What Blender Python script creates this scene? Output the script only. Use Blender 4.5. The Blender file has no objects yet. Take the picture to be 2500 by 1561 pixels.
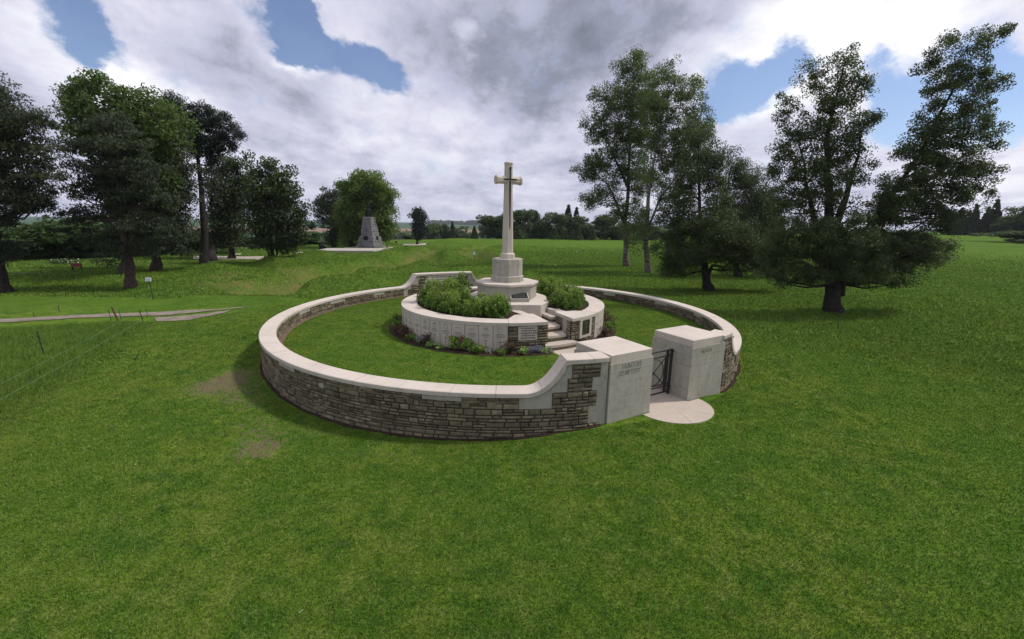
import bpy, math, random
import numpy as np
from mathutils import Vector, Matrix

# ------------------------------------------------------------------ camera, world, sun
SC = bpy.context.scene
COL = SC.collection
R = math.radians
CAMZ = 3.453
PITCH, ROLL, FPX = .223, .016, 1042.0
_fw = np.array([0, math.cos(PITCH), -math.sin(PITCH)])
_up = np.array([0, math.sin(PITCH), math.cos(PITCH)])
_rt = np.array([1., 0, 0])
CR = _rt * math.cos(ROLL) + _up * math.sin(ROLL)
CU = -_rt * math.sin(ROLL) + _up * math.cos(ROLL)
CO = np.array([0, 0, CAMZ])
cam = bpy.data.cameras.new('camera'); camo = bpy.data.objects.new('camera', cam); COL.objects.link(camo)
m = Matrix.Identity(4)
for i in range(3):
    m[i][0] = CR[i]; m[i][1] = CU[i]; m[i][2] = -_fw[i]; m[i][3] = CO[i]
camo.matrix_world = m
cam.sensor_width = 36; cam.lens = FPX / 2500 * 36; cam.clip_start = .05; cam.clip_end = 9000
SC.camera = camo

def ray(px, py):
    "direction through a point of the photograph given in 2422-wide pixels"
    return CR * (px * 1.0322 - 1250) / FPX - CU * (py * 1.0324 - 780.5) / FPX + _fw
def at(px, py, Y):
    d = ray(px, py); return CO + d * Y / d[1]
def atz(px, py, z):
    d = ray(px, py); return CO + d * (z - CAMZ) / d[2]
def mpp(P):
    return float((np.array(P) - CO) @ _fw) / 1009.5

SUN_AZ, SUN_EL = 11.0, 50.0
sun = bpy.data.lights.new('sun', 'SUN'); suno = bpy.data.objects.new('sun', sun); COL.objects.link(suno)
sun.energy = 2.75; sun.angle = R(5); sun.color = (1, .95, .87)
sd = Vector((math.cos(R(SUN_AZ)) * math.cos(R(SUN_EL)), math.sin(R(SUN_AZ)) * math.cos(R(SUN_EL)), math.sin(R(SUN_EL))))
suno.rotation_euler = sd.to_track_quat('Z', 'Y').to_euler(); suno.location = (20, 0, 40)

W = bpy.data.worlds.new('World'); SC.world = W; W.use_nodes = True
def build_world():
    nt = W.node_tree; N = nt.nodes; L = nt.links
    N.clear()
    out = N.new('ShaderNodeOutputWorld'); bg = N.new('ShaderNodeBackground')
    L.new(bg.outputs[0], out.inputs[0]); bg.inputs[1].default_value = .1
    sky = N.new('ShaderNodeTexSky'); sky.sky_type = 'NISHITA'; sky.sun_disc = False
    sky.sun_elevation = R(SUN_EL); sky.sun_rotation = R(90 - SUN_AZ); sky.air_density = 1.0; sky.dust_density = .6; sky.ozone_density = 1.6
    tc = N.new('ShaderNodeTexCoord')
    nrm = N.new('ShaderNodeVectorMath'); nrm.operation = 'NORMALIZE'; L.new(tc.outputs['Generated'], nrm.inputs[0])
    D = nrm.outputs[0]
    sep = N.new('ShaderNodeSeparateXYZ'); L.new(D, sep.inputs[0])
    def math_(op, a, b=None, c=None, clamp=False):
        n = N.new('ShaderNodeMath'); n.operation = op; n.use_clamp = clamp
        for i, v in enumerate((a, b, c)):
            if v is None: continue
            if isinstance(v, (int, float)): n.inputs[i].default_value = v
            else: L.new(v, n.inputs[i])
        return n.outputs[0]
    zc = math_('ADD', math_('MAXIMUM', sep.outputs[2], 0), .16)
    px = math_('DIVIDE', sep.outputs[0], zc); py = math_('DIVIDE', sep.outputs[1], zc)
    cmb = N.new('ShaderNodeCombineXYZ'); L.new(px, cmb.inputs[0]); L.new(py, cmb.inputs[1]); cmb.inputs[2].default_value = .37
    P = cmb.outputs[0]
    def noise(vec, scale, detail, rough=.55, dist=0, rot=0, sc=(1, 1, 1), off=(0, 0, 0)):
        mp = N.new('ShaderNodeMapping'); L.new(vec, mp.inputs[0])
        mp.inputs['Rotation'].default_value = (0, 0, R(rot)); mp.inputs['Scale'].default_value = sc; mp.inputs['Location'].default_value = off
        n = N.new('ShaderNodeTexNoise'); n.inputs['Scale'].default_value = scale; n.inputs['Detail'].default_value = detail
        n.inputs['Roughness'].default_value = rough; n.inputs['Distortion'].default_value = dist
        L.new(mp.outputs[0], n.inputs['Vector']); return n.outputs[0]
    # a wobbled direction so that cloud edges are ragged
    wn = N.new('ShaderNodeTexNoise'); wn.inputs['Scale'].default_value = 3.2; wn.inputs['Detail'].default_value = 7; wn.inputs['Roughness'].default_value = .62
    mpw = N.new('ShaderNodeMapping'); mpw.inputs['Scale'].default_value = (1, 1, 1.5); L.new(D, mpw.inputs[0]); L.new(mpw.outputs[0], wn.inputs['Vector'])
    sub = N.new('ShaderNodeVectorMath'); sub.operation = 'SUBTRACT'; L.new(wn.outputs[1], sub.inputs[0]); sub.inputs[1].default_value = (.5, .5, .5)
    scl = N.new('ShaderNodeVectorMath'); scl.operation = 'SCALE'; L.new(sub.outputs[0], scl.inputs[0]); scl.inputs[3].default_value = .20
    add = N.new('ShaderNodeVectorMath'); add.operation = 'ADD'; L.new(D, add.inputs[0]); L.new(scl.outputs[0], add.inputs[1])
    wd = N.new('ShaderNodeVectorMath'); wd.operation = 'NORMALIZE'; L.new(add.outputs[0], wd.inputs[0])
    def blobs(lst, RS=1.0):
        tot = None
        for (x, y, rad, w) in lst:
            d = ray(x, y); d = d / np.linalg.norm(d)
            dp = N.new('ShaderNodeVectorMath'); dp.operation = 'DOT_PRODUCT'; L.new(wd.outputs[0], dp.inputs[0]); dp.inputs[1].default_value = tuple(d)
            mr = N.new('ShaderNodeMapRange'); mr.interpolation_type = 'SMOOTHSTEP'
            L.new(dp.outputs['Value'], mr.inputs[0]); mr.inputs[1].default_value = math.cos(rad * RS / 1009.5); mr.inputs[2].default_value = math.cos(rad * RS / 1009.5 * .2)
            mr.inputs[3].default_value = 0; mr.inputs[4].default_value = w
            tot = mr.outputs[0] if tot is None else math_('ADD', tot, mr.outputs[0])
        return tot
    blue = blobs(SKY_BLUE, 1.05); grey = blobs(SKY_GREY); white = blobs(SKY_WHITE)
    n1 = noise(P, .7, 9, .62, .3, 25, (1, .6, 1))
    n2 = noise(P, 1.6, 10, .6, .25, 28, (1, .6, 1), (3, 1, 0))
    n3 = noise(P, 4.2, 9, .62, .15, 30, (1, .7, 1), (7, 2, 0))
    n4 = noise(D, 13, 11, .7, .1)
    # cover: 1 cloud, 0 open sky
    c = math_('ADD', math_('MULTIPLY', n1, .8), math_('MULTIPLY', n2, .5))
    c = math_('SUBTRACT', math_('ADD', c, .10), blue)
    c = math_('ADD', c, math_('MULTIPLY', math_('SUBTRACT', n3, .5), .55))
    c = math_('ADD', c, math_('MULTIPLY', math_('SUBTRACT', n4, .5), 1.7))
    mr = N.new('ShaderNodeMapRange'); mr.interpolation_type = 'SMOOTHSTEP'; L.new(c, mr.inputs[0]); mr.inputs[1].default_value = -.02; mr.inputs[2].default_value = .76; mr.inputs[3].default_value = .06
    cover = mr.outputs[0]
    # shade of the cloud: 0 white .. 1 dark grey
    s = math_('ADD', math_('MULTIPLY', math_('SUBTRACT', n2, .5), 1.3), math_('MULTIPLY', math_('SUBTRACT', n3, .5), 1.0))
    s = math_('ADD', s, math_('MULTIPLY', math_('SUBTRACT', n4, .5), .8))
    s = math_('ADD', s, .36); s = math_('ADD', s, math_('MULTIPLY', grey, .52)); s = math_('SUBTRACT', s, math_('MULTIPLY', white, .75))
    s = math_('ADD', s, math_('MULTIPLY', math_('SUBTRACT', .30, math_('MINIMUM', sep.outputs[2], .30)), .30))
    s = math_('DIVIDE', math_('ADD', s, .25), 1.55)
    rampn = N.new('ShaderNodeValToRGB'); L.new(s, rampn.inputs[0]); cr = rampn.color_ramp
    cr.elements[0].position = 0; cr.elements[0].color = (9.8, 9.8, 10.2, 1)
    cr.elements[1].position = 1; cr.elements[1].color = (1.9, 2.1, 2.7, 1)
    for p_, c_ in ((.18, (8.4, 8.4, 9.2)), (.38, (6.6, 6.6, 7.9)), (.58, (4.9, 5.0, 6.3)), (.78, (3.0, 3.2, 4.1))):
        e = cr.elements.new(p_); e.color = c_ + (1,)
    # sky seen through gaps: the physical sky, a little of the thin haze low down
    mix = N.new('ShaderNodeMix'); mix.data_type = 'RGBA'; L.new(cover, mix.inputs[0])
    gain = N.new('ShaderNodeMix'); gain.data_type = 'RGBA'; gain.blend_type = 'MULTIPLY'; gain.inputs[0].default_value = 1
    L.new(sky.outputs[0], gain.inputs[6]); gain.inputs[7].default_value = (.92, .97, 1.12, 1)
    L.new(gain.outputs[2], mix.inputs[6]); L.new(rampn.outputs[0], mix.inputs[7])
    L.new(mix.outputs[2], bg.inputs[0])
SKY_BLUE = [(645, -5, 72, .6), (682, 38, 52, .6), (702, 75, 46, .6), (738, 110, 42, .65), (790, 145, 46, .65), (840, 175, 48, .65), (885, 200, 50, .6), (915, 205, 40, .45), (880, 280, 34, .25),
            (165, 0, 50, .5), (212, 28, 44, .45), (260, 52, 42, .4), (1690, 215, 62, .5), (1750, 205, 62, .5), (1800, 180, 58, .5), (1850, 145, 56, .5), (1890, 128, 44, .4), (1700, 268, 48, .35),
            (2105, 210, 75, .5), (2110, 280, 75, .5), (2375, 150, 75, .5), (2400, 215, 75, .55), (2350, 260, 62, .4), (2060, 185, 44, .3), (2130, 330, 50, .3)]
SKY_GREY = [(1050, 60, 170, .5), (1250, 110, 190, .55), (1370, 60, 200, .5), (1500, 0, 190, .5), (1700, -10, 170, .45), (1230, 200, 120, .4), (1000, 150, 110, .3),
            (1400, 200, 110, .25), (640, 160, 120, .35), (520, 90, 120, .35), (760, 230, 90, .25), (40, 120, 110, .3), (130, 230, 100, .25), (430, 30, 100, .25), (1850, -30, 120, .3)]
SKY_WHITE = [(40, 50, 90, .35), (220, 140, 110, .4), (350, 210, 110, .4), (450, 260, 90, .35), (620, 50, 60, .3), (720, 130, 45, .5), (690, 100, 40, .4), (1990, 60, 200, .7),
             (1850, 110, 120, .5), (2200, 60, 200, .45), (1650, 150, 90, .4), (860, 265, 90, .35), (1780, 215, 60, .3), (1000, 290, 120, .25), (2380, 400, 120, .35), (1120, 110, 40, .4)]
build_world()
SC.view_settings.view_transform = 'Standard'; SC.view_settings.look = 'None'
SC.view_settings.gamma = 1; SC.view_settings.exposure = .12
SC.cycles.max_bounces = 6; SC.cycles.diffuse_bounces = 3; SC.cycles.transparent_max_bounces = 4

# ------------------------------------------------------------------ helpers
rng = np.random.default_rng(11)
rnd = random.Random(5)
C = np.array([-.311, 14.656])          # centre of the round enclosure
K = np.array([-.19, 14.70])            # centre of the cross
def tag(o, label=None, cat=None, group=None, kind=None):
    if label: o['label'] = label
    if cat: o['category'] = cat
    if group: o['group'] = group
    if kind: o['kind'] = kind
    return o
def empty(name, loc, rz=0, label=None, cat=None, group=None):
    o = bpy.data.objects.new(name, None); COL.objects.link(o); o.location = loc; o.rotation_euler = (0, 0, rz)
    o.empty_display_size = .1
    return tag(o, label, cat, group)
def link(name, me, mats, parent=None, world=True):
    o = bpy.data.objects.new(name, me); COL.objects.link(o)
    for mt in (mats if isinstance(mats, (list, tuple)) else [mats]): me.materials.append(mt)
    if parent:
        o.parent = parent
        if world:
            o.matrix_parent_inverse = par_mat(parent).inverted()
    return o
def par_mat(p):
    mm = Matrix.LocRotScale(p.location, p.rotation_euler, p.scale)
    if p.parent: mm = par_mat(p.parent) @ p.matrix_parent_inverse @ mm
    return mm
class MB:
    def __init__(s): s.v = []; s.f = []; s.mi = []; s.c = []
    def add(s, vs, fs, mi=0, col=None):
        b = len(s.v); s.v += [tuple(float(q) for q in x) for x in vs]; s.f += [tuple(i + b for i in f) for f in fs]; s.mi += [mi] * len(fs)
        s.c += [col if col is not None else 1.0] * len(vs)
    def prism(s, poly, z0, z1, mi=0, bevel=0, top_scale=None, cen=None):
        n = len(poly)
        rings = []
        if bevel:
            c = np.mean(poly, axis=0)
            def ins(p, d):
                v = np.array(p) - c; return c + v * (1 - d / max(np.hypot(*v), .01))
            rings = [([ins(p, 0) for p in poly], z0), ([p for p in poly], z1 - bevel), ([ins(p, bevel * 1.2) for p in poly], z1)]
        else: rings = [(poly, z0), (poly, z1)]
        if top_scale is not None:
            c = cen if cen is not None else np.mean(poly, axis=0)
            rings = [(poly, z0), ([c + (np.array(p) - c) * top_scale for p in poly], z1)]
        vs = [(p[0], p[1], z) for pl, z in rings for p in pl]
        fs = []
        for k in range(len(rings) - 1):
            for i in range(n):
                j = (i + 1) % n; fs.append((k * n + i, k * n + j, (k + 1) * n + j, (k + 1) * n + i))
        fs.append(tuple(range((len(rings) - 1) * n, len(rings) * n))); fs.append(tuple(range(n - 1, -1, -1)))
        s.add(vs, fs, mi)
    def box(s, c, sz, rz=0, mi=0, bevel=0, rx=0):
        x, y, z = sz[0] / 2, sz[1] / 2, sz[2] / 2
        b = min(bevel, x * .9, y * .9, z * .9)
        M = Matrix.Rotation(rz, 3, 'Z') @ Matrix.Rotation(rx, 3, 'X')
        if b <= 0:
            vs = [(sx * x, sy * y, sz_ * z) for sz_ in (-1, 1) for sy in (-1, 1) for sx in (-1, 1)]
            fs = [(0, 2, 3, 1), (4, 5, 7, 6), (0, 1, 5, 4), (2, 6, 7, 3), (0, 4, 6, 2), (1, 3, 7, 5)]
        else:
            vs = []; idx = {}
            for sx in (-1, 1):
                for sy in (-1, 1):
                    for sz_ in (-1, 1):
                        for k, (ax, ay, az) in enumerate(((1, 0, 0), (0, 1, 0), (0, 0, 1))):
                            idx[(sx, sy, sz_, k)] = len(vs)
                            vs.append((sx * (x - (0 if ax else b)), sy * (y - (0 if ay else b)), sz_ * (z - (0 if az else b))))
            fs = []
            for k in range(3):
                for sg in (-1, 1):
                    q = []
                    for a_, b_ in ((-1, -1), (1, -1), (1, 1), (-1, 1)):
                        t = [a_, b_]; t.insert(k, sg); q.append(idx[(t[0], t[1], t[2], k)])
                    fs.append(tuple(q if (sg > 0) != (k == 1) else q[::-1]))
            for k in range(3):
                o = [i for i in range(3) if i != k]
                for a_ in (-1, 1):
                    for b_ in (-1, 1):
                        t1 = [0, 0, 0]; t1[o[0]] = a_; t1[o[1]] = b_
                        t2 = list(t1); t1[k] = -1; t2[k] = 1
                        fs.append((idx[(*t1, o[0])], idx[(*t2, o[0])], idx[(*t2, o[1])], idx[(*t1, o[1])]))
            for sx in (-1, 1):
                for sy in (-1, 1):
                    for sz_ in (-1, 1): fs.append((idx[(sx, sy, sz_, 0)], idx[(sx, sy, sz_, 1)], idx[(sx, sy, sz_, 2)]))
        s.add([Vector(c) + M @ Vector(v) for v in vs], fs, mi)
    def tube(s, pts, rads, n=8, mi=0, cap=True):
        pts = [np.array(p, float) for p in pts]
        if not hasattr(rads, '__len__'): rads = [rads] * len(pts)
        vs = []; ref = None
        for i, p in enumerate(pts):
            t = pts[min(i + 1, len(pts) - 1)] - pts[max(i - 1, 0)]; t = t / (np.linalg.norm(t) + 1e-9)
            if ref is None: ref = np.array([1., 0, 0]) if abs(t[0]) < .8 else np.array([0, 1., 0])
            a = ref - t * (ref @ t); a /= np.linalg.norm(a) + 1e-9; b = np.cross(t, a); ref = a
            for k in range(n):
                an = 2 * math.pi * k / n; vs.append(p + (a * math.cos(an) + b * math.sin(an)) * rads[i])
        fs = []
        for i in range(len(pts) - 1):
            for k in range(n):
                j = (k + 1) % n; fs.append((i * n + k, i * n + j, (i + 1) * n + j, (i + 1) * n + k))
        if cap: fs.append(tuple(range(n - 1, -1, -1))); fs.append(tuple(range((len(pts) - 1) * n, len(pts) * n)))
        s.add(vs, fs, mi)
    def mesh(s, name, smooth=False, recalc=True):
        me = bpy.data.meshes.new(name); me.from_pydata(s.v, [], s.f)
        me.polygons.foreach_set('material_index', s.mi)
        if any(c != 1.0 for c in s.c):
            a = me.attributes.new('tint', 'FLOAT', 'POINT'); a.data.foreach_set('value', np.array(s.c, 'f'))
        if recalc:
            import bmesh
            bm = bmesh.new(); bm.from_mesh(me); bmesh.ops.recalc_face_normals(bm, faces=bm.faces); bm.to_mesh(me); bm.free()
        if smooth: me.polygons.foreach_set('use_smooth', [True] * len(me.polygons))
        me.update(); return me
    def build(s, name, mats, parent=None, smooth=False, recalc=True, world=True):
        return link(name, s.mesh(name, smooth, recalc), mats, parent, world)
def np_mesh(name, v, f, attrs=None, smooth=False):
    "v (N,3), f (M,k) with one k"
    me = bpy.data.meshes.new(name); k = f.shape[1]
    me.vertices.add(len(v)); me.vertices.foreach_set('co', np.ascontiguousarray(v, 'f').ravel())
    me.loops.add(f.size); me.loops.foreach_set('vertex_index', np.ascontiguousarray(f, 'i').ravel())
    me.polygons.add(len(f)); me.polygons.foreach_set('loop_start', np.arange(0, f.size, k, dtype='i')); me.polygons.foreach_set('loop_total', np.full(len(f), k, 'i'))
    for n_, a_ in (attrs or {}).items():
        at_ = me.attributes.new(n_, 'FLOAT', 'POINT'); at_.data.foreach_set('value', np.ascontiguousarray(a_, 'f'))
    if smooth: me.polygons.foreach_set('use_smooth', np.ones(len(f), bool))
    me.update(calc_edges=True); me.validate(); return me

# ------------------------------------------------------------------ materials
class NT:
    def __init__(s, name, rough=.85, spec=.3):
        s.m = bpy.data.materials.new(name); s.m.use_nodes = True; s.t = s.m.node_tree; s.N = s.t.nodes; s.L = s.t.links
        s.b = s.N['Principled BSDF']; s.b.inputs['Roughness'].default_value = rough; s.b.inputs['Specular IOR Level'].default_value = spec
        s.geo = s.N.new('ShaderNodeNewGeometry')
    def pos(s, scale=(1, 1, 1), obj=False):
        if obj:
            tc = s.N.new('ShaderNodeTexCoord'); src = tc.outputs['Object']
        else: src = s.geo.outputs['Position']
        mp = s.N.new('ShaderNodeMapping'); s.L.new(src, mp.inputs[0]); mp.inputs['Scale'].default_value = scale; return mp.outputs[0]
    def noise(s, sc, det=4, rough=.55, vec=None, dist=0):
        n = s.N.new('ShaderNodeTexNoise'); n.inputs['Scale'].default_value = sc; n.inputs['Detail'].default_value = det; n.inputs['Roughness'].default_value = rough; n.inputs['Distortion'].default_value = dist
        s.L.new(vec if vec is not None else s.geo.outputs['Position'], n.inputs['Vector']); return n.outputs[0]
    def mr(s, v, a, b, c=0, d=1):
        n = s.N.new('ShaderNodeMapRange'); n.interpolation_type = 'SMOOTHSTEP'; s.L.new(v, n.inputs[0])
        for i, x in enumerate((a, b, c, d)): n.inputs[i + 1].default_value = x
        return n.outputs[0]
    def mth(s, op, a, b=0., clamp=False):
        n = s.N.new('ShaderNodeMath'); n.operation = op; n.use_clamp = clamp
        for i, v in enumerate((a, b)):
            if isinstance(v, (int, float)): n.inputs[i].default_value = v
            else: s.L.new(v, n.inputs[i])
        return n.outputs[0]
    def mix(s, f, a, b, mode='MIX'):
        n = s.N.new('ShaderNodeMix'); n.data_type = 'RGBA'; n.blend_type = mode
        if isinstance(f, (int, float)): n.inputs[0].default_value = f
        else: s.L.new(f, n.inputs[0])
        for i, v in ((6, a), (7, b)):
            if isinstance(v, tuple): n.inputs[i].default_value = v[:3] + (1,)
            else: s.L.new(v, n.inputs[i])
        return n.outputs[2]
    def attr(s, name):
        n = s.N.new('ShaderNodeAttribute'); n.attribute_name = name; return n.outputs['Fac']
    def color(s, c):
        if isinstance(c, tuple): s.b.inputs['Base Color'].default_value = c[:3] + (1,)
        else: s.L.new(c, s.b.inputs['Base Color'])
    def bump(s, h, st=.4, dist=.01):
        n = s.N.new('ShaderNodeBump'); n.inputs['Strength'].default_value = st; n.inputs['Distance'].default_value = dist
        s.L.new(h, n.inputs['Height']); s.L.new(n.outputs[0], s.b.inputs['Normal'])
def grey(v): return (v, v, v)

def mat_stone(name, base, dirt, dark=.5, speck=.5, joints=None):
    n = NT(name, .9, .2)
    big = n.noise(1.3, 5, .6); mid = n.noise(9, 5, .65); fine = n.noise(140, 2, .6); fine2 = n.noise(55, 3, .7)
    c = n.mix(n.mr(big, .38, .68), base, tuple(b * .84 for b in base))
    c = n.mix(n.mth('MULTIPLY', n.mr(mid, .48, .72), dark), c, dirt)
    c = n.mix(n.mth('MULTIPLY', n.mr(fine, .3, .75), speck), c, tuple(min(1, b * 1.22) for b in base))
    c = n.mix(n.mth('MULTIPLY', n.mr(fine2, .60, .75), .55), c, tuple(b * .60 for b in base))
    # dark runs down upright faces, then all upright faces evenly tinted darker than tops
    run = n.noise(1, 5, .6, n.pos((7, 7, .9)))
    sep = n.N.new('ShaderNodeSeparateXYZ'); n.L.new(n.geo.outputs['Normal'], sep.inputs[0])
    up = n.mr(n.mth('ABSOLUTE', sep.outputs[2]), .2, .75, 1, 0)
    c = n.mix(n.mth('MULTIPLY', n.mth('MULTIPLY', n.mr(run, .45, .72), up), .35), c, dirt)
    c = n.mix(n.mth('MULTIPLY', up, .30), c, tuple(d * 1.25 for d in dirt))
    if joints:
        t = n.attr('tint')
        c = n.mix(1, c, n.mixv(t) if False else t, 'MULTIPLY') if False else c
    n.color(c); n.bump(n.mth('ADD', n.mth('MULTIPLY', mid, .5), n.mth('MULTIPLY', fine2, .5)), .5, .006)
    return n.m
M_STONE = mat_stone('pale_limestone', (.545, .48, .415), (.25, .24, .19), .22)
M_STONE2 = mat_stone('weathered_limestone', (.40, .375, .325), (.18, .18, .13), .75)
M_PAVE = mat_stone('limestone_paving', (.45, .385, .32), (.33, .29, .22), .45)
def mat_rubble():
    n = NT('rubble_stone', .95, .15)
    t = n.attr('tint')
    big = n.noise(6, 5, .65); mid = n.noise(26, 5, .7); fine = n.noise(90, 3, .7)
    c = n.mix(n.mr(big, .35, .7), (.182, .152, .100), (.108, .094, .060))
    c = n.mix(n.mth('MULTIPLY', n.mr(mid, .5, .7), .6), c, (.235, .21, .155))
    lich = n.noise(3.2, 6, .7)
    c = n.mix(n.mth('MULTIPLY', n.mr(lich, .52, .66), .55), c, (.055, .062, .032))
    c = n.mix(n.mth('MULTIPLY', n.mr(fine, .62, .75), .5), c, (.05, .045, .035))
    vm = n.N.new('ShaderNodeVectorMath'); vm.operation = 'SCALE'; n.L.new(c, vm.inputs[0]); n.L.new(t, vm.inputs[3])
    n.L.new(vm.outputs[0], n.b.inputs['Base Color'])
    n.bump(n.mth('ADD', n.mth('MULTIPLY', mid, .8), n.mth('MULTIPLY', fine, .3)), .9, .015)
    return n.m
M_RUB = mat_rubble()
def simple(name, col, rough=.8, var=.25, sc=12, spec=.3, metal=0, bump=.3):
    n = NT(name, rough, spec); n.b.inputs['Metallic'].default_value = metal
    v = n.noise(sc, 5, .65, n.pos(obj=False))
    n.color(n.mix(n.mr(v, .3, .7), tuple(c * (1 - var) for c in col), tuple(min(1, c * (1 + var)) for c in col)))
    if bump: n.bump(n.noise(sc * 4, 3), bump, .01)
    return n.m
M_MORTAR = simple('dark_joint_mortar', (.045, .04, .03), 1, .3, 20)
M_ENGR = simple('engraved_shadowed_stone', (.085, .08, .062), 1, .2, 20, bump=0)
M_LETTER = simple('shaded_letter_stone', (.15, .14, .11), 1, .2, 20, bump=0)  # dark tone paints the shade inside incised letters
M_IRON = simple('dark_painted_iron', (.018, .015, .018), .5, .3, 10, .5, bump=.1)
M_BRONZE = simple('dark_bronze', (.014, .016, .016), .85, .35, 9, .2, .0)
M_BRASS = simple('brass', (.55, .40, .12), .35, .2, 9, .5, .8, bump=0)
M_DOOR = simple('green_bronze_door', (.035, .04, .02), .5, .4, 14, .5, .3)
M_SOIL = simple('dark_mulch_soil', (.045, .030, .022), 1, .55, 22, .1, bump=1)
M_EARTH = simple('dry_bare_earth', (.16, .115, .085), 1, .35, 9, .1, bump=.8)
M_GRAVEL = simple('pale_gravel', (.22, .185, .15), 1, .25, 2.5, .1, bump=.8)
M_GRANITE = simple('grey_granite', (.15, .145, .145), .85, .4, 2.2, .3, bump=.8)
M_WHITE = simple('white_enamel_plate', (.62, .64, .72), .5, .05, 5)
M_RED = simple('red_painted_board', (.17, .03, .025), .6, .2, 8)
M_RUST = simple('rusted_steel', (.10, .035, .022), .8, .4, 20)
M_BLACK = simple('black_plastic_stake', (.02, .022, .024), .6, .2, 20)
M_WIRE = simple('pale_green_fence_wire', (.16, .26, .15), .6, .1, 20, bump=0)
M_BARK = simple('brown_bark', (.055, .043, .034), 1, .45, 7, .1, bump=1)
M_BARKD = simple('dark_grey_bark', (.034, .028, .025), 1, .4, 7, .1, bump=1)
def mat_birch():
    n = NT('birch_bark', .9, .2)
    a = n.noise(1, 4, .7, n.pos((3, 3, 14))); b = n.noise(1.1, 3, .6, n.pos((1, 1, .8)))
    n.color(n.mix(n.mr(a, .47, .56), (.16, .145, .12), (.05, .04, .035))); n.bump(a, .6, .02); return n.m
M_BIRCH = mat_birch()
def mat_leaf(name, c1, c2, trans=.25, rough=.6):
    n = NT(name, rough, .25)
    t = n.attr('tint')
    col = n.mix(n.mth('MULTIPLY', t, 1.0), c1, c2)
    N, L = n.N, n.L
    out = N['Material Output']
    n.L.new(col, n.b.inputs['Base Color'])
    vm = N.new('ShaderNodeVectorMath'); vm.operation = 'MULTIPLY_ADD'; L.new(n.geo.outputs['Normal'], vm.inputs[0]); vm.inputs[1].default_value = (.8, .8, .8); vm.inputs[2].default_value = (0, 0, .45)
    vn = N.new('ShaderNodeVectorMath'); vn.operation = 'NORMALIZE'; L.new(vm.outputs[0], vn.inputs[0]); L.new(vn.outputs[0], n.b.inputs['Normal'])
    tr = N.new('ShaderNodeBsdfTranslucent'); tc = n.mix(1, col, (1.3, 1.5, .6), 'MULTIPLY'); L.new(tc, tr.inputs[0])
    mx = N.new('ShaderNodeMixShader'); mx.inputs[0].default_value = trans
    L.new(n.b.outputs[0], mx.inputs[1]); L.new(tr.outputs[0], mx.inputs[2]); L.new(mx.outputs[0], out.inputs[0])
    return n.m
L_BIRCH = mat_leaf('birch_leaves', (.042, .066, .020), (.130, .175, .050), .38)
L_CYP = mat_leaf('cypress_foliage', (.020, .036, .012), (.075, .102, .030), .25)
L_SALLOW = mat_leaf('sallow_foliage', (.026, .042, .014), (.095, .125, .038), .3)
L_SPRUCE = mat_leaf('spruce_needles', (.015, .025, .011), (.052, .068, .026), .18)
L_PINE = mat_leaf('pine_needles', (.010, .018, .013), (.032, .048, .028), .12)
L_MAPLE = mat_leaf('maple_leaves', (.036, .066, .013), (.110, .162, .034), .35)
L_MAPLE2 = mat_leaf('bright_maple_leaves', (.048, .086, .014), (.150, .215, .040), .38)
L_HEDGE = mat_leaf('hedge_leaves', (.024, .046, .012), (.070, .120, .028), .3)
L_WOOD = mat_leaf('far_wood_leaves', (.034, .058, .022), (.092, .130, .044), .3)
L_ROSE = mat_leaf('rose_leaves', (.055, .115, .014), (.205, .295, .050), .35)
L_HOSTA = mat_leaf('pale_green_leaves', (.12, .20, .05), (.30, .42, .14), .3)
L_RED = mat_leaf('dark_red_leaves', (.040, .034, .016), (.105, .060, .036), .2)
L_GREY = mat_leaf('silver_leaves', (.14, .16, .14), (.30, .33, .30), .2)
L_BLUE = mat_leaf('blue_flowers', (.08, .09, .13), (.20, .21, .32), .2)
L_WHITE = mat_leaf('white_petals', (.5, .48, .42), (.8, .78, .7), .2)
L_REDF = mat_leaf('red_petals', (.20, .03, .02), (.30, .06, .04), .2)

def grass_color(n, blade=False):
    "one colour field in world space shared by the turf and by the blades that stand on it"
    mow = n.noise(.35, 4, .6); a = n.noise(1.6, 5, .6); b = n.noise(9, 5, .65); f = n.noise(60, 3, .7); big = n.noise(.09, 3, .5)
    c = n.mix(n.mr(a, .38, .62), (.054, .122, .010), (.098, .164, .016))
    m2 = n.noise(4.2, 6, .7); c = n.mix(n.mth('MULTIPLY', n.mr(m2, .48, .62), .7), c, (.145, .196, .037)); c = n.mix(n.mth('MULTIPLY', n.mr(m2, .36, .48, 1, 0), .75), c, (.034, .086, .012)); m3 = n.noise(1.1, 6, .65, n.pos((1, 1.6, 1))); c = n.mix(n.mth('MULTIPLY', n.mr(m3, .50, .66), .55), c, (.120, .172, .030)); c = n.mix(n.mth('MULTIPLY', n.mr(m3, .36, .46, 1, 0), .5), c, (.036, .096, .016))
    c = n.mix(n.mth('MULTIPLY', n.mr(mow, .35, .65), .55), c, (.052, .124, .012))
    c = n.mix(n.mth('MULTIPLY', n.mr(b, .52, .72), .5), c, (.175, .215, .060))
    c = n.mix(n.mth('MULTIPLY', n.mr(big, .5, .7), .45), c, (.100, .145, .018))
    c = n.mix(1, c, (1.22, 1.17, 1.15), 'MULTIPLY')
    return c, b, f
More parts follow.
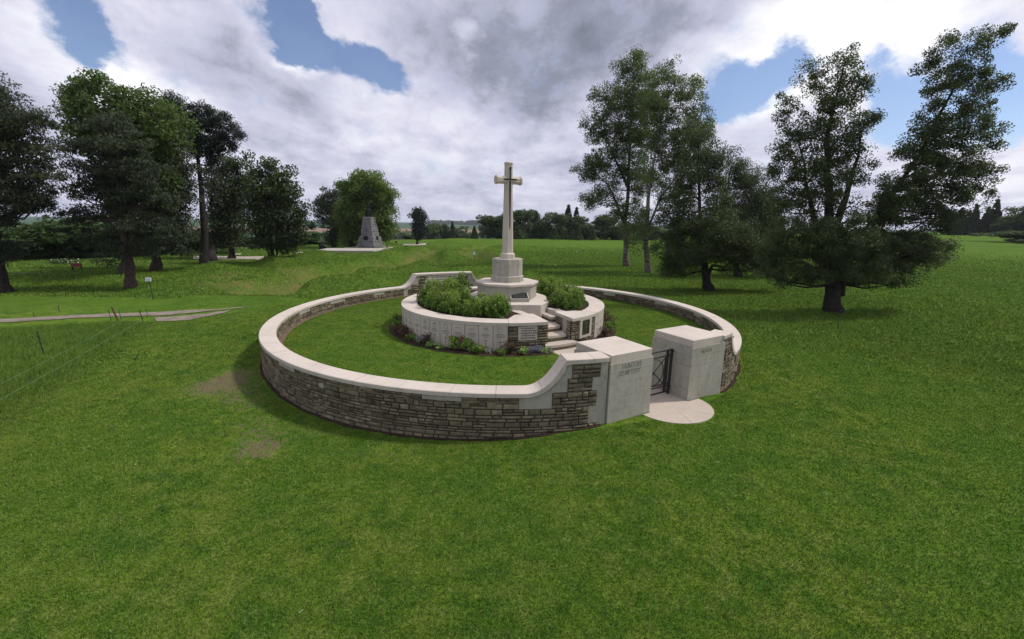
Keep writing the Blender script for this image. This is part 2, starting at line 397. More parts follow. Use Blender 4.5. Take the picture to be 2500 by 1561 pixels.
def mat_turf(name):
    n = NT(name, .95, .02)
    c, b, f = grass_color(n)
    clump = n.noise(22, 4, .7)
    c = n.mix(n.mth('MULTIPLY', n.mr(clump, .35, .6, 1, 0), .55), c, (.022, .056, .008))
    c = n.mix(n.mth('MULTIPLY', n.mr(f, .55, .75), .35), c, (.20, .25, .07))
    c = n.mix(n.mth('MULTIPLY', n.mr(f, .25, .42, 1, 0), .5), c, (.018, .04, .008))
    # worn, brown and meadow zones are laid in the sheet as masks
    bn = n.noise(7, 9, .8)
    bare = n.mr(n.mth('ADD', n.attr('bare'), n.mth('MULTIPLY', n.mth('SUBTRACT', bn, .5), 3.0)), .42, .80)
    c = n.mix(n.mth('MULTIPLY', bare, .8), c, (.155, .112, .078))
    bn2 = n.noise(2.2, 7, .7)
    br = n.mr(n.mth('ADD', n.attr('brown'), n.mth('MULTIPLY', n.mth('SUBTRACT', bn2, .5), .9)), .2, .7)
    c = n.mix(n.mth('MULTIPLY', br, .8), c, (.165, .125, .058))
    md = n.attr('meadow'); mn = n.noise(2.4, 6, .7, n.pos((1, 1, 1)))
    c = n.mix(n.mth('MULTIPLY', md, n.mr(mn, .35, .65)), c, (.082, .150, .018))
    wn = n.noise(.5, 5, .6, n.pos((.25, 1, 1)))
    c = n.mix(n.mth('MULTIPLY', n.mth('MULTIPLY', md, n.mr(wn, .48, .66)), .5), c, (.045, .100, .016))
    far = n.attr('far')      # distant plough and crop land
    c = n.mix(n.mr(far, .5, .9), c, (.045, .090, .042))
    c = n.mix(n.attr('plough'), c, (.22, .155, .105))
    n.color(c)
    h = n.mth('ADD', n.mth('MULTIPLY', clump, .6), n.mth('MULTIPLY', f, .5))
    h = n.mth('ADD', h, n.mth('MULTIPLY', n.mth('MULTIPLY', mn, md), 4))
    n.bump(h, .9, .03)
    return n.m
M_TURF = mat_turf('turf')
def mat_blade(name, tall=False):
    n = NT(name, .85, .03)
    c, b, f = grass_color(n)
    t = n.attr('tint')
    c = n.mix(n.mth('MULTIPLY', n.mr(t, .6, 1), .6), c, (.30, .34, .12)) if not tall else n.mix(n.mth('MULTIPLY', n.mr(t, .3, 1), .75), c, (.20, .30, .075))
    c = n.mix(n.mth('MULTIPLY', n.mr(t, .0, .45, 1, 0), .7), c, (.020, .052, .007))  # low-tint blades darkened to paint shade among the grass
    n.L.new(c, n.b.inputs['Base Color'])
    vm = n.N.new('ShaderNodeVectorMath'); vm.operation = 'MULTIPLY_ADD'; n.L.new(n.geo.outputs['Normal'], vm.inputs[0]); vm.inputs[1].default_value = (.55, .55, .55); vm.inputs[2].default_value = (0, 0, 1)
    vn = n.N.new('ShaderNodeVectorMath'); vn.operation = 'NORMALIZE'; n.L.new(vm.outputs[0], vn.inputs[0]); n.L.new(vn.outputs[0], n.b.inputs['Normal'])
    tr = n.N.new('ShaderNodeBsdfTranslucent'); n.L.new(n.mix(1, c, (1.2, 1.4, .6), 'MULTIPLY'), tr.inputs[0])
    mx = n.N.new('ShaderNodeMixShader'); mx.inputs[0].default_value = .2
    n.L.new(n.b.outputs[0], mx.inputs[1]); n.L.new(tr.outputs[0], mx.inputs[2]); n.L.new(mx.outputs[0], n.N['Material Output'].inputs[0])
    return n.m
M_BLADE = mat_blade('grass_blades'); M_TALL = mat_blade('tall_meadow_blades', True)

# ------------------------------------------------------------------ terrain
RING_AZ = [-180, -142, -125, -112, -97, -88, -82, -75, -50, -45, -37, -29, 0, 45, 90, 135, 180]
RING_Z = [-.42, -.455, -.53, -.55, -.52, -.47, -.39, -.305, -.305, -.36, -.36, -.27, -.25, -.2, -.2, -.3, -.42]
def g2(x, y, cx, cy, rx, ry=None, a=0):
    ry = ry or rx; ca, sa = math.cos(R(a)), math.sin(R(a))
    dx, dy = x - cx, y - cy
    return np.exp(-(((dx * ca + dy * sa) / rx) ** 2 + ((-dx * sa + dy * ca) / ry) ** 2))
HOLLOWS = []; MOUNDS = []
def _pt(px, py): p = atz(px, py, -.4); return p[0], p[1]
for (px, py, rx, ry, a, d) in ((640, 688, 1.5, 1.1, 30, .35), (1000, 588, 3, 3, 0, .4), (1150, 583, 5, 2, 0, .4), (905, 628, 1.6, 1.2, 0, .3), (1060, 597, 3, 2, 0, .5)):
    HOLLOWS.append((*_pt(px, py), rx, ry, a, d))
TRENCH = [_pt(*p) for p in ((625, 694), (650, 686), (695, 676), (740, 668), (800, 652), (871, 642), (925, 634), (955, 618), (1010, 612), (1045, 601), (1110, 594), (1160, 583))]
def trench_d(x, y):
    best = np.full(np.broadcast(x, y).shape, 99.)
    for (ax, ay), (bx, by) in zip(TRENCH, TRENCH[1:]):
        dx, dy = bx - ax, by - ay; L2 = dx * dx + dy * dy; t = np.clip(((x - ax) * dx + (y - ay) * dy) / L2, 0, 1)
        best = np.minimum(best, np.hypot(x - ax - t * dx, y - ay - t * dy))
    return best
for (px, py, rx, ry, a, d) in ((500, 672, 2.3, 1.2, 20, .16), (570, 668, 1.8, 1.0, 20, .16), (700, 655, 2.4, 1.3, 10, .2), (760, 632, 3.0, 2.0, 10, .55), (905, 614, 3.4, 1.6, 0, .36), (820, 618, 3.0, 1.6, 0, .26), (1006, 610, 2.4, 1.4, 0, .55), (985, 600, 3.5, 2.2, 0, .5),
                               (1095, 607, 3.2, 2.0, 0, .45), (1110, 577, 4, 2, 0, .42), (1060, 577, 3, 2, 0, .4), (1180, 578, 5, 2, 0, .3), (1230, 590, 5, 2.5, 0, .3)):
    MOUNDS.append((*_pt(px, py), rx, ry, a, d))
_rc = random.Random(77)
for _k in range(34):      # smaller shell holes with their thrown-up rims
    _x, _y = _rc.uniform(-21, 2), _rc.uniform(25, 66); _r = _rc.uniform(1.0, 1.9)
    if _y > 44 and _x < -13: continue
    HOLLOWS.append((_x, _y, _r, _r * _rc.uniform(.6, .9), _rc.uniform(0, 90), _rc.uniform(.35, .62))); MOUNDS.append((_x + _r * .3, _y + _r * 1.6, _r * 1.2, _r * .7, _rc.uniform(-20, 20), _rc.uniform(.12, .3)))
BARE = [(545, 912, 1.0, .60), (500, 918, .55, .5), (575, 950, .7, .5), (560, 890, .4, .4), (612, 1000, .7, .42), (600, 1055, .65, .52), (620, 1068, .4, .4), (570, 870, .6, .35), (760, 1005, .6, .34), (830, 1075, .6, .36), (935, 1072, .5, .36), (530, 1290, .7, .2)]
def brown_at(x, y):
    b = np.zeros(np.shape(x))
    for (cx, cy, rx, ry, a, dd) in HOLLOWS: b = b + 1.25 * dd * g2(x, y, cx, cy, rx * 1.2, ry * 1.3, a)
    for (cx, cy, rx, ry, a, dd) in MOUNDS[:4]: b = b + .3 * g2(x, y, cx + .3, cy - .9, rx * 1.1, ry * .8, a)
    b = b + .95 * np.exp(-(trench_d(x, y) / 1.25) ** 2) * (.75 + .35 * np.sin(x * .8 + y * .5))
    for (px, py, r_, w_) in ((540, 686, 1.4, .5), (600, 690, 1.2, .6), (470, 688, 1.2, .3), (655, 688, 1.0, .6)):
        p = _pt(px, py); b = b + w_ * g2(x, y, p[0], p[1], r_ * 1.3, r_ * .55)
    return b
def bare_at(x, y):
    b = 0
    for (px, py, r_, w) in BARE: p = atz(px, py, -.5); b = b + w * g2(x, y, p[0], p[1], r_)
    return b
def sstep(a, b, t): t = np.clip((t - a) / (b - a), 0, 1); return t * t * (3 - 2 * t)
def height(x, y):
    x = np.asarray(x, float); y = np.asarray(y, float)
    z = np.full(np.broadcast(x, y).shape, -.41)
    dx, dy = x - C[0], y - C[1]; r = np.hypot(dx, dy); az = np.degrees(np.arctan2(dy, dx))
    rz = np.interp(az, RING_AZ, RING_Z)
    w = np.where(r < 7.5, 1, np.exp(-((r - 7.5) / 2.2) ** 2)); z = z * (1 - w) + rz * w
    z = np.where(r < 7.15, -.6, z)
    w2 = sstep(9, 14, r)
    for (cx, cy, rx, ry, a, d) in HOLLOWS: z = z - 1.35 * d * g2(x, y, cx, cy, rx, ry, a) * w2
    for (cx, cy, rx, ry, a, d) in MOUNDS: z = z + 1.75 * d * g2(x, y, cx, cy, rx, ry, a) * w2
    z = z + w2 * .06 * np.sin(x * .35 + 1.3) * np.sin(y * .27 + x * .11) + w2 * .025 * np.sin(x * 1.1 + y * .4) * np.sin(y * .9)
    z = z + w2 * .36 * sstep(21.6, 23.6, y + .12 * (x + 14) + .5 * np.sin(x * .6)) * sstep(-7, -10.5, x) * (1 - sstep(34, 60, y))
    td = trench_d(x, y) * (1 + .22 * np.sin(x * 1.3 + y * .9)); z = z - w2 * .82 * np.exp(-(td / 1.1) ** 2) + w2 * .22 * np.exp(-((td - 2.2) / .9) ** 2)
    # the field climbs gently to the right, the plateau ends on the left beyond the memorial
    rr = np.hypot(x, y)
    rise = .0275 * np.clip(x - 14, 0, 125) * sstep(14, 60, x)
    z = z + rise
    edge = np.interp(np.degrees(np.arctan2(x, np.maximum(y, .01))), [-90, -60, -45, -33, -20, -10, -2, 3, 40, 70], [60, 60, 62, 74, 84, 92, 100, 125, 190, 230])
    t = rr - edge
    z = np.where(t > 0, z - 11 * sstep(0, 130, t), z)
    z = z + np.where(rr > 380, np.interp(rr, [380, 700, 1500, 2600], [0, 1.6, 6.2, 6.5]) * 1.0, 0)
    return z
def terrain():
    def axis(c, a, b, n, fine):
        t = np.linspace(-1, 1, n); s = np.sinh(t * fine) / math.sinh(fine)
        return np.where(s < 0, c + s * (c - a), c + s * (b - c))
    def grow(a, step, end):
        out = [a]; d = step
        while (end - out[-1]) * np.sign(step) > 0: d *= 1.085; out.append(out[-1] + d)
        return out[1:]
    X = np.array(grow(-34, -.32, -2600)[::-1] + list(np.arange(-34, -12, .3)) + list(np.arange(-12, 10, .2)) + list(np.arange(10, 30, .4)) + grow(30, .4, 2600))
    Y = np.array(grow(0, -.5, -60)[::-1] + list(np.arange(0, 24, .2)) + list(np.arange(24, 72, .32)) + grow(72, .4, 2600))
    gx, gy = np.meshgrid(X, Y); gz = height(gx, gy)
    v = np.stack([gx, gy, gz], -1).reshape(-1, 3)
    nx, ny = len(X), len(Y); i = np.arange(nx * ny).reshape(ny, nx)
    f = np.stack([i[:-1, :-1], i[:-1, 1:], i[1:, 1:], i[1:, :-1]], -1).reshape(-1, 4)
    x, y = v[:, 0], v[:, 1]
    bare = np.zeros(len(v))
    bare += .95 * bare_at(x, y)
    p1 = atz(0, 1000, -.45); p2 = atz(350, 765, -.45)      # trodden strip along the fence
    d = (p2 - p1)[:2]; ln = np.hypot(*d); d /= ln
    s1 = (x - p1[0]) * d[0] + (y - p1[1]) * d[1]; s2 = -(x - p1[0]) * d[1] + (y - p1[1]) * d[0]
    bare += .45 * np.exp(-((s2 + .1) / .35) ** 2) * (s1 < ln) * (s1 > -3)
    r = np.hypot(x - C[0], y - C[1])
    for (px, py, r_, s_) in ((1440, 668, 1.6, .5), (1380, 672, 1.2, .4), (1530, 672, 1.6, .35), (300, 700, 1.5, .3)):
        p = atz(px, py, -.35); bare += s_ * g2(x, y, p[0], p[1], r_, r_ * .5)
    brown = brown_at(x, y)
    meadow = sstep(.0, .3, s2) * (x < -4) * (s1 < ln + .5)
    rr = np.hypot(x, y)
    cr = sstep(17, 20, y) * (x < 6) * (1 - sstep(120, 160, rr)) * .8
    meadow = np.clip(meadow + cr + sstep(26, 32, y) * .8, 0, 1)
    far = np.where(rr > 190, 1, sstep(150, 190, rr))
    plough = sstep(520, 560, rr) * (1 - sstep(760, 800, rr)) * (x < 40)
    me = np_mesh('ground', v, f, dict(bare=bare, brown=brown, meadow=meadow, far=far * (rr > 150), plough=plough), True)
    return tag(link('ground', me, M_TURF), kind='structure')
terrain()
def drape(name, left, right, mat, dz=.02, n=24):
    left = [np.array(p[:2]) for p in left]; right = [np.array(p[:2]) for p in right]
    def samp(pl, k):
        s = np.r_[0, np.cumsum([np.hypot(*(b - a)) for a, b in zip(pl, pl[1:])])]; t = np.linspace(0, s[-1], k)
        return np.stack([np.interp(t, s, [p[i] for p in pl]) for i in (0, 1)], -1)
    A, B = samp(left, n), samp(right, n); vs = []; m_ = 5
    for a, b in zip(A, B):
        for k in range(m_):
            q = a + (b - a) * k / (m_ - 1); q = q + rng.normal(0, .03, 2) * (k in (0, m_ - 1))
            vs.append((q[0], q[1], float(height(q[0], q[1])) + dz))
    i = np.arange(n * m_).reshape(n, m_)
    f = np.stack([i[:-1, :-1], i[:-1, 1:], i[1:, 1:], i[1:, :-1]], -1).reshape(-1, 4)
    return tag(link(name, np_mesh(name, np.array(vs), f), mat), kind='structure')
Z4 = -.4
drape('gravel_path', [atz(-80, 760, Z4), atz(0, 756, Z4), atz(160, 749, Z4), atz(330, 741, Z4), atz(400, 737, Z4), atz(500, 733, Z4), atz(590, 725, Z4)],
      [atz(-80, 768, Z4), atz(0, 765, Z4), atz(160, 757, Z4), atz(330, 749, Z4), atz(400, 745, Z4), atz(500, 736, Z4), atz(585, 727, Z4)], M_GRAVEL)
drape('gravel_path', [atz(365, 751, Z4), atz(460, 745, Z4), atz(545, 735, Z4)], [atz(370, 760, Z4), atz(440, 757, Z4), atz(530, 741, Z4)], M_GRAVEL)
drape('gravel_path', [atz(-60, 668, Z4), atz(20, 663, Z4), atz(130, 655, Z4)], [atz(-60, 671, Z4), atz(20, 666, Z4), atz(135, 656.5, Z4)], M_GRAVEL)

def ring_sheet(name, r0, r1, a0, a1, z, mat, n=90, follow=False, jit=.015):
    vs = []; rs = np.linspace(r0, r1, 3)
    for k in range(n + 1):
        a = R(a0 + (a1 - a0) * k / n)
        for r_ in rs:
            rr = r_ + (rnd.uniform(-jit, jit) if r_ == r1 or (r_ == r0 and follow is None) else 0)
            x, y = C[0] + rr * math.cos(a), C[1] + rr * math.sin(a)
            vs.append((x, y, (float(height(x, y)) if follow else 0) + z))
    i = np.arange((n + 1) * 3).reshape(n + 1, 3)
    f = np.stack([i[:-1, :-1], i[:-1, 1:], i[1:, 1:], i[1:, :-1]], -1).reshape(-1, 4)
    return tag(link(name, np_mesh(name, np.array(vs), f), mat), kind='structure')

# gate axis frame
GA = R(-59.9); GD = np.array([math.cos(GA), math.sin(GA)]); GU = np.array([-GD[1], GD[0]])   # outward, and to the right
G0 = np.array([3.355, 8.464])                       # middle of the opening, on the front line of the pillars
def gp(u, d): return G0 + GU * u + GD * d           # u along the front (right +), d outward
# inner lawn: a disc at z 0 with the gate passage cut out
def inner_lawn():
    pts = []
    for k in range(0, 181):
        a = -59.9 + 5.2 + (360 - 10.4) * k / 180
        pts.append((C[0] + 7.06 * math.cos(R(a)), C[1] + 7.06 * math.sin(R(a))))
    pts = [tuple(gp(.6, -1.13)), tuple(gp(.64, -.4))] + pts + [tuple(gp(-.64, -.4)), tuple(gp(-.6, -1.13))]
    q0, q1 = gp(-.585, -1.75), gp(.585, -1.75)
    pts += [tuple(q0), tuple(q1)]
    mb = MB(); mb.add([(x, y, 0) for x, y in pts], [tuple(range(len(pts)))])
    mb.add([(x, y, -.5) for x, y in (gp(-.585, -1.13), gp(-.585, -1.75))] + [(x, y, 0) for x, y in (gp(-.585, -1.75), gp(-.585, -1.13))], [(0, 1, 2, 3)])
    mb.add([(x, y, -.5) for x, y in (gp(.585, -1.13), gp(.585, -1.75))] + [(x, y, 0) for x, y in (gp(.585, -1.75), gp(.585, -1.13))], [(0, 1, 2, 3)])
    me = mb.mesh('lawn', recalc=False)
    for nm in ('bare', 'brown', 'meadow', 'far', 'plough'): me.attributes.new(nm, 'FLOAT', 'POINT')
    return tag(link('lawn', me, M_TURF), kind='structure')
inner_lawn()
ring_sheet('soil_strip', 7.3, 7.47, -45, 286, .012, M_SOIL, 200, True, .03)
ring_sheet('soil_strip', 7.06, 6.86, 95, 230, .008, M_EARTH, 80, False)
ring_sheet('flower_bed', 3.3, 3.88, -52, 292, .010, M_SOIL, 140, False, .02)

# ------------------------------------------------------------------ masonry
def masonry(stone, mort, u0, u1, z0, z1, mapf, holes=(), allow=None, hr=(.072, .125), lr=(.15, .42), prot=(.016, .042), seed=1):
    r_ = random.Random(seed)
    brk = sorted({z0, z1} | {z for h in holes for z in (h[2], h[3]) if z0 < z < z1})
    for b0, b1 in zip(brk, brk[1:]):
        n = max(1, round((b1 - b0) / r_.uniform(*hr)))
        hs = [r_.uniform(.6, 1.4) for _ in range(n)]; s = sum(hs); z = b0
        for h in hs:
            h = h * (b1 - b0) / s; zm = z + h / 2
            segs = [(u0, u1)]
            for hh in holes:
                if hh[2] < zm < hh[3]:
                    ns = []
                    for a, b in segs:
                        if hh[1] <= a or hh[0] >= b: ns.append((a, b))
                        else:
                            if hh[0] > a: ns.append((a, hh[0]))
                            if hh[1] < b: ns.append((hh[1], b))
                    segs = ns
            for a, b in segs:
                if allow and not allow((a + b) / 2, zm) and (b - a) < .5: continue
                u = a
                while u < b - 1e-6:
                    l = r_.uniform(*lr) * (1 if r_.random() < .75 else .6)
                    e = b if b - (u + l) < lr[0] * .7 else u + l
                    cells = [(u, e, z, z + h)]
                    if h > .10 and e - u > .2 and r_.random() < .4:
                        k = r_.uniform(.38, .62); cells = [(u, e, z, z + h * k), (u, (u + e) / 2, z + h * k, z + h), ((u + e) / 2, e, z + h * k, z + h)]
                    for (p, q, s0, s1) in cells:
                        if allow and not allow((p + q) / 2, (s0 + s1) / 2): continue
                        mort.add([mapf(p, s0, 0), mapf(q, s0, 0), mapf(q, s1, 0), mapf(p, s1, 0)], [(0, 1, 2, 3)], 1, 1.0001)
                        g = r_.uniform(.006, .013); d = r_.uniform(*prot); t = r_.choice((.62, .75, .85, .92, 1, 1, 1.08, 1.18, 1.35))
                        def rg(ins, dep):
                            j = lambda: r_.uniform(-.004, .004)
                            return [mapf(p + ins + j(), s0 + ins + j() * .6, dep), mapf(q - ins + j(), s0 + ins + j() * .6, dep), mapf(q - ins + j(), s1 - ins + j() * .6, dep), mapf(p + ins + j(), s1 - ins + j() * .6, dep)]
                        vs = rg(g, .001) + rg(g + .001, d * .65) + rg(g + .016, d + r_.uniform(-.004, .004)) + [mapf((p + q) / 2 + r_.uniform(-.03, .03), (s0 + s1) / 2, d + r_.uniform(.0, .01))]
                        fs = []
                        for k in (0, 4):
                            for i in range(4): fs.append((k + i, k + (i + 1) % 4, k + 4 + (i + 1) % 4, k + 4 + i))
                        fs += [(8 + i, 8 + (i + 1) % 4, 12) for i in range(4)]
                        stone.add(vs, fs, 0, t)
                    u = e
            z += h
def cyl_map(Rr, sg, cen=C, ref=7.4):
    def f(u, z, d):
        a = u / ref; return (cen[0] + (Rr + sg * d) * math.cos(a), cen[1] + (Rr + sg * d) * math.sin(a), z)
    return f
def deg2u(a, ref=7.4): return R(a) * ref
def arc_slab(mb, Rr, sg, a0, a1, z0, z1, dep, cen=C, step=2.0, mi=0, dep0=-.004):
    n = max(1, int(abs(a1 - a0) / step + .99)); vs = []
    for k in range(n + 1):
        a = R(a0 + (a1 - a0) * k / n)
        for (dd, z) in ((dep0, z0), (dep, z0), (dep, z1), (dep0, z1)):
            vs.append((cen[0] + (Rr + sg * dd) * math.cos(a), cen[1] + (Rr + sg * dd) * math.sin(a), z))
    fs = []
    for k in range(n):
        for i in range(4): j = (i + 1) % 4; fs.append((k * 4 + i, k * 4 + j, k * 4 + 4 + j, k * 4 + 4 + i))
    fs += [(0, 1, 2, 3), (n * 4 + 3, n * 4 + 2, n * 4 + 1, n * 4)]
    mb.add(vs, fs, mi)

LOWZ = .43
def ztop(a):
    "top of the coping at azimuth a, in degrees, -46.4 .. 286.6"
    if a < -42.8: return 1.05
    if a < -36.8: t = (a + 36.8) / -6.0; return LOWZ + .62 * t ** 2.2
    if a < 99: return LOWZ
    if a < 104.5: t = (a - 99) / 5.5; return LOWZ + .57 * t ** 2.2
    if a <= 127.6: return 1.0
    if a < 133.5: t = (133.5 - a) / 5.9; return LOWZ + .57 * t ** 2.2
    if a < 274.4: return LOWZ
    if a < 280.2: t = (a - 274.4) / 5.8; return LOWZ + .62 * t ** 2.2
    return 1.05
A0, A1 = -46.6, 286.8
def perimeter():
    root = empty('perimeter_wall', (C[0], C[1], -.45), 0, 'low round stone enclosure wall with pale coping that sweeps up beside the gate', 'wall')
    # solid core with dressed outer skin
    angs = sorted(set([A0, A1] + list(np.arange(-46, 286.6, 1.0)) + [x for s in ((-42.8, -36.8), (99, 104.5), (127.6, 133.5), (274.4, 280.2)) for x in np.linspace(s[0], s[1], 13)]))
    core = MB(); Ri, Ro = 7.05, 7.365
    vs = []
    for a in angs:
        t = R(a); zt = ztop(a) - .075
        for (r_, z) in ((Ri, -.9), (Ro, -.9), (Ro, zt), (Ri, zt)): vs.append((C[0] + r_ * math.cos(t), C[1] + r_ * math.sin(t), z))
    n = len(angs); fs = []
    for k in range(n - 1):
        for i in range(4): j = (i + 1) % 4; fs.append((k * 4 + i, k * 4 + j, k * 4 + 4 + j, k * 4 + 4 + i))
    fs += [(0, 1, 2, 3), (n * 4 - 1, n * 4 - 2, n * 4 - 3, n * 4 - 4)]
    core.add(vs, fs)
    stone = MB(); out = cyl_map(Ro + .003, 1); inn = cyl_map(Ri - .003, -1, ref=7.4)
    # dressed blocks let into the rubble, outer face (a0,a1,z0,z1)
    dro = [(-6, -1, .25, .4), (20, 25, .25, .4), (228, 234, .24, .4), (211, 214, .26, .4), (259.5, 265.5, .24, .4), (188, 193, .25, .4), (160, 166, .25, .4), (240.5, 241.8, .1, .22), (199, 203, .24, .4)]
    for a0, a1, z0, z1 in dro: arc_slab(core, Ro, 1, a0 + .1, a1 - .1, z0 + .005, z1 + .02, .024)
    dri = [(176, 182.5, .22, .4), (158.5, 165.5, .22, .4), (141, 146, .22, .4), (44, 49, .2, .4), (20, 26, .24, .4), (2, 6, .24, .4), (66, 71, .22, .4), (82, 88, .22, .4)]
    for a0, a1, z0, z1 in dri: arc_slab(core, Ri, -1, a0 + .1, a1 - .1, z0 + .005, z1 + .02, .022)
    U = deg2u
    holes = [(U(a0), U(a1), z0, z1) for a0, a1, z0, z1 in dro]
    masonry(stone, stone, U(-44.4), U(284.0), -.72, .4, out, holes + [(U(-46), U(-36.4), .1, .5), (U(273.6), U(285), .1, .5)], None, seed=3)
    # beside the gate: stepped quoins, left wing then its mirror image
    def wing(mir, f, lo, zs):
        S = (lambda a: a) if not mir else (lambda a: -119.8 - (a - 360) + 0.0)
        for a0, a1, z0, z1 in zs:
            b0, b1 = (a0, a1) if not mir else (S(a1), S(a0))
            masonry(stone, stone, U(b0), U(b1), z0, z1, f, (), None, seed=int(a0 * 10 + z0 * 100) % 97 + mir)
    wz = [(281.2, 285.6, .67, .93), (280.6, 284.4, .41, .67), (278.4, 285.2, .10, .41), (284.0, 285.9, -.72, -.25)]
    wing(0, out, 0, wz); wing(1, out, 0, [(a0, a1 + .3, z0, z1) for a0, a1, z0, z1 in wz])
    # inner face
    holes = [(U(a0), U(a1), z0, z1) for a0, a1, z0, z1 in dri]
    masonry(stone, stone, U(-36), U(100), -.1, .4, inn, holes, None, seed=8)
    masonry(stone, stone, U(132.8), U(274), -.1, .4, inn, holes, None, seed=9)
    for a0, a1, z0, z1 in ((123.3, 125.8, .72, .9), (123.8, 126.4, .5, .72), (124.5, 129.5, .3, .5), (122.5, 131, .05, .3), (106.2, 108.9, .62, .9), (105.4, 108.2, .4, .62), (104, 110, .05, .4)):
        masonry(stone, stone, U(a0), U(a1), z0, z1, inn, (), None, lr=(.15, .3), seed=int(a0))
    wing(0, inn, 0, wz[:3]); wing(1, inn, 0, wz[:3])
    o = stone.build('rubble_masonry', [M_RUB, M_MORTAR], root, recalc=False)
    core.build('dressed_stone', M_STONE2, root)
    # inscription panel on the high rear part
    pn = MB(); arc_slab(pn, Ri, -1, 109.6, 122.6, .12, .885, .02)
    p = pn.build('inscription_panel', M_STONE, root); tag(p, 'pale panel of faint carved lines between rubble quoins')
    ln = MB()
    for k in range(5):
        z = .78 - k * .11; a = 111.2 + rnd.uniform(0, .8)
        while a < 121:
            w = rnd.uniform(.25, .8); arc_slab(ln, Ri, -1, a, a + w, z, z + .035, .0225, dep0=.019); a += w + .25
    ln.build('carved_lines', M_ENGR, p)
    # coping stones
    cop = MB(); a = A0
    while a < A1 - .01:
        l = rnd.uniform(6.2, 8.2); e = min(A1, a + l)
        if A1 - e < 2: e = A1
        sub = [x for x in angs if a + .03 < x < e - .03]; sub = [a + .025] + sub + [e - .025]
        vs = []; off = rnd.uniform(-.003, .003)
        prof = [(7.0, -.085), (7.414, -.085), (7.414, -.012), (7.402, 0), (7.012, 0), (7.0, -.012)]
        for q in sub:
            t = R(q); sl = (ztop(q + .2) - ztop(q - .2)) / (R(.4) * 7.2)
            for (r_, dz) in prof:
                zz = ztop(q) + off * .5 + (dz * min(2.2, math.sqrt(1 + sl * sl)) if dz < -.05 else dz)
                vs.append((C[0] + r_ * math.cos(t), C[1] + r_ * math.sin(t), zz))
        n = len(sub); fs = []
        for k in range(n - 1):
            for i in range(6): j = (i + 1) % 6; fs.append((k * 6 + i, k * 6 + j, k * 6 + 6 + j, k * 6 + 6 + i))
        fs += [tuple(range(6)), tuple(range(n * 6 - 1, n * 6 - 7, -1))]
        cop.add(vs, fs); a = e
    cop.build('coping', M_STONE, root)
perimeter()

# ------------------------------------------------------------------ lettering: raised strokes, dark like the shade in cut letters
GLY = {'H': [((0, 0), (0, 1)), ((.7, 0), (.7, 1)), ((0, .5), (.7, .5))], 'U': [((0, 1), (0, .3)), ((0, .3), (.1, .07)), ((.1, .07), (.35, 0)), ((.35, 0), (.6, .07)), ((.6, .07), (.7, .3)), ((.7, .3), (.7, 1))],
       'N': [((0, 0), (0, 1)), ((0, 1), (.7, 0)), ((.7, 0), (.7, 1))], 'T': [((.35, 0), (.35, 1)), ((0, 1), (.7, 1))], 'E': [((0, 0), (0, 1)), ((0, 0), (.5, 0)), ((0, .5), (.42, .5)), ((0, 1), (.5, 1))],
       'R': [((0, 0), (0, 1)), ((0, 1), (.4, .98)), ((.4, .98), (.55, .78)), ((.55, .78), (.4, .55)), ((.4, .55), (0, .5)), ((.3, .52), (.62, 0))],
       'S': [((.5, .88), (.28, 1)), ((.28, 1), (.05, .85)), ((.05, .85), (.1, .62)), ((.1, .62), (.42, .42)), ((.42, .42), (.5, .18)), ((.5, .18), (.25, 0)), ((.25, 0), (0, .14))],
       'C': [((.65, .85), (.4, 1)), ((.4, 1), (.1, .85)), ((.1, .85), (0, .5)), ((0, .5), (.1, .15)), ((.1, .15), (.4, 0)), ((.4, 0), (.65, .15))],
       'M': [((0, 0), (.08, 1)), ((.08, 1), (.42, .1)), ((.42, .1), (.76, 1)), ((.76, 1), (.84, 0))], 'Y': [((0, 1), (.33, .5)), ((.66, 1), (.33, .5)), ((.33, .5), (.33, 0))],
       'X': [((0, 0), (.62, 1)), ((0, 1), (.62, 0))], 'V': [((0, 1), (.33, 0)), ((.33, 0), (.66, 1))], 'I': [((0, 0), (0, 1))]}
def lettering(mb, text, org, ux, uz, h, nrm, gap=.28, wide=1.0, th=.1):
    x = 0; org = np.array(org, float)
    for ch in text:
        if ch == ' ': x += .5; continue
        st = GLY[ch]; w = max(max(p[0], q[0]) for p, q in st)
        ends = {}
        for p, q in st:
            p = np.array(p, float) * [wide, 1]; q = np.array(q, float) * [wide, 1]; d = q - p; l = np.hypot(*d); d /= l; pr = np.array([-d[1], d[0]])
            t = th * (.6 if abs(d[0]) > .9 else 1)
            vs = []
            for dp in (.0, .0035):
                for a, b in ((p, -1), (p, 1), (q, 1), (q, -1)):
                    c = a + pr * b * t / 2; vs.append(org + ux * (x + c[0]) * h + uz * c[1] * h + nrm * dp)
            mb.add(vs, [(0, 1, 2, 3), (4, 5, 6, 7), (0, 1, 5, 4), (1, 2, 6, 5), (2, 3, 7, 6), (3, 0, 4, 7)])
            if abs(d[1]) > .6:      # serifs
                for e in (p, q):
                    if e[1] < .01 or e[1] > .99:
                        s = .13; vs = []
                        for dp in (.0003, .0038):
                            for cx, cy in ((-s, -.025), (s, -.025), (s, .025), (-s, .025)):
                                vs.append(org + ux * (x + e[0] + cx) * h + uz * (e[1] + cy) * h + nrm * dp)
                        mb.add(vs, [(0, 1, 2, 3), (4, 5, 6, 7), (0, 1, 5, 4), (1, 2, 6, 5), (2, 3, 7, 6), (3, 0, 4, 7)])
        x += w * wide + gap
    return x * h

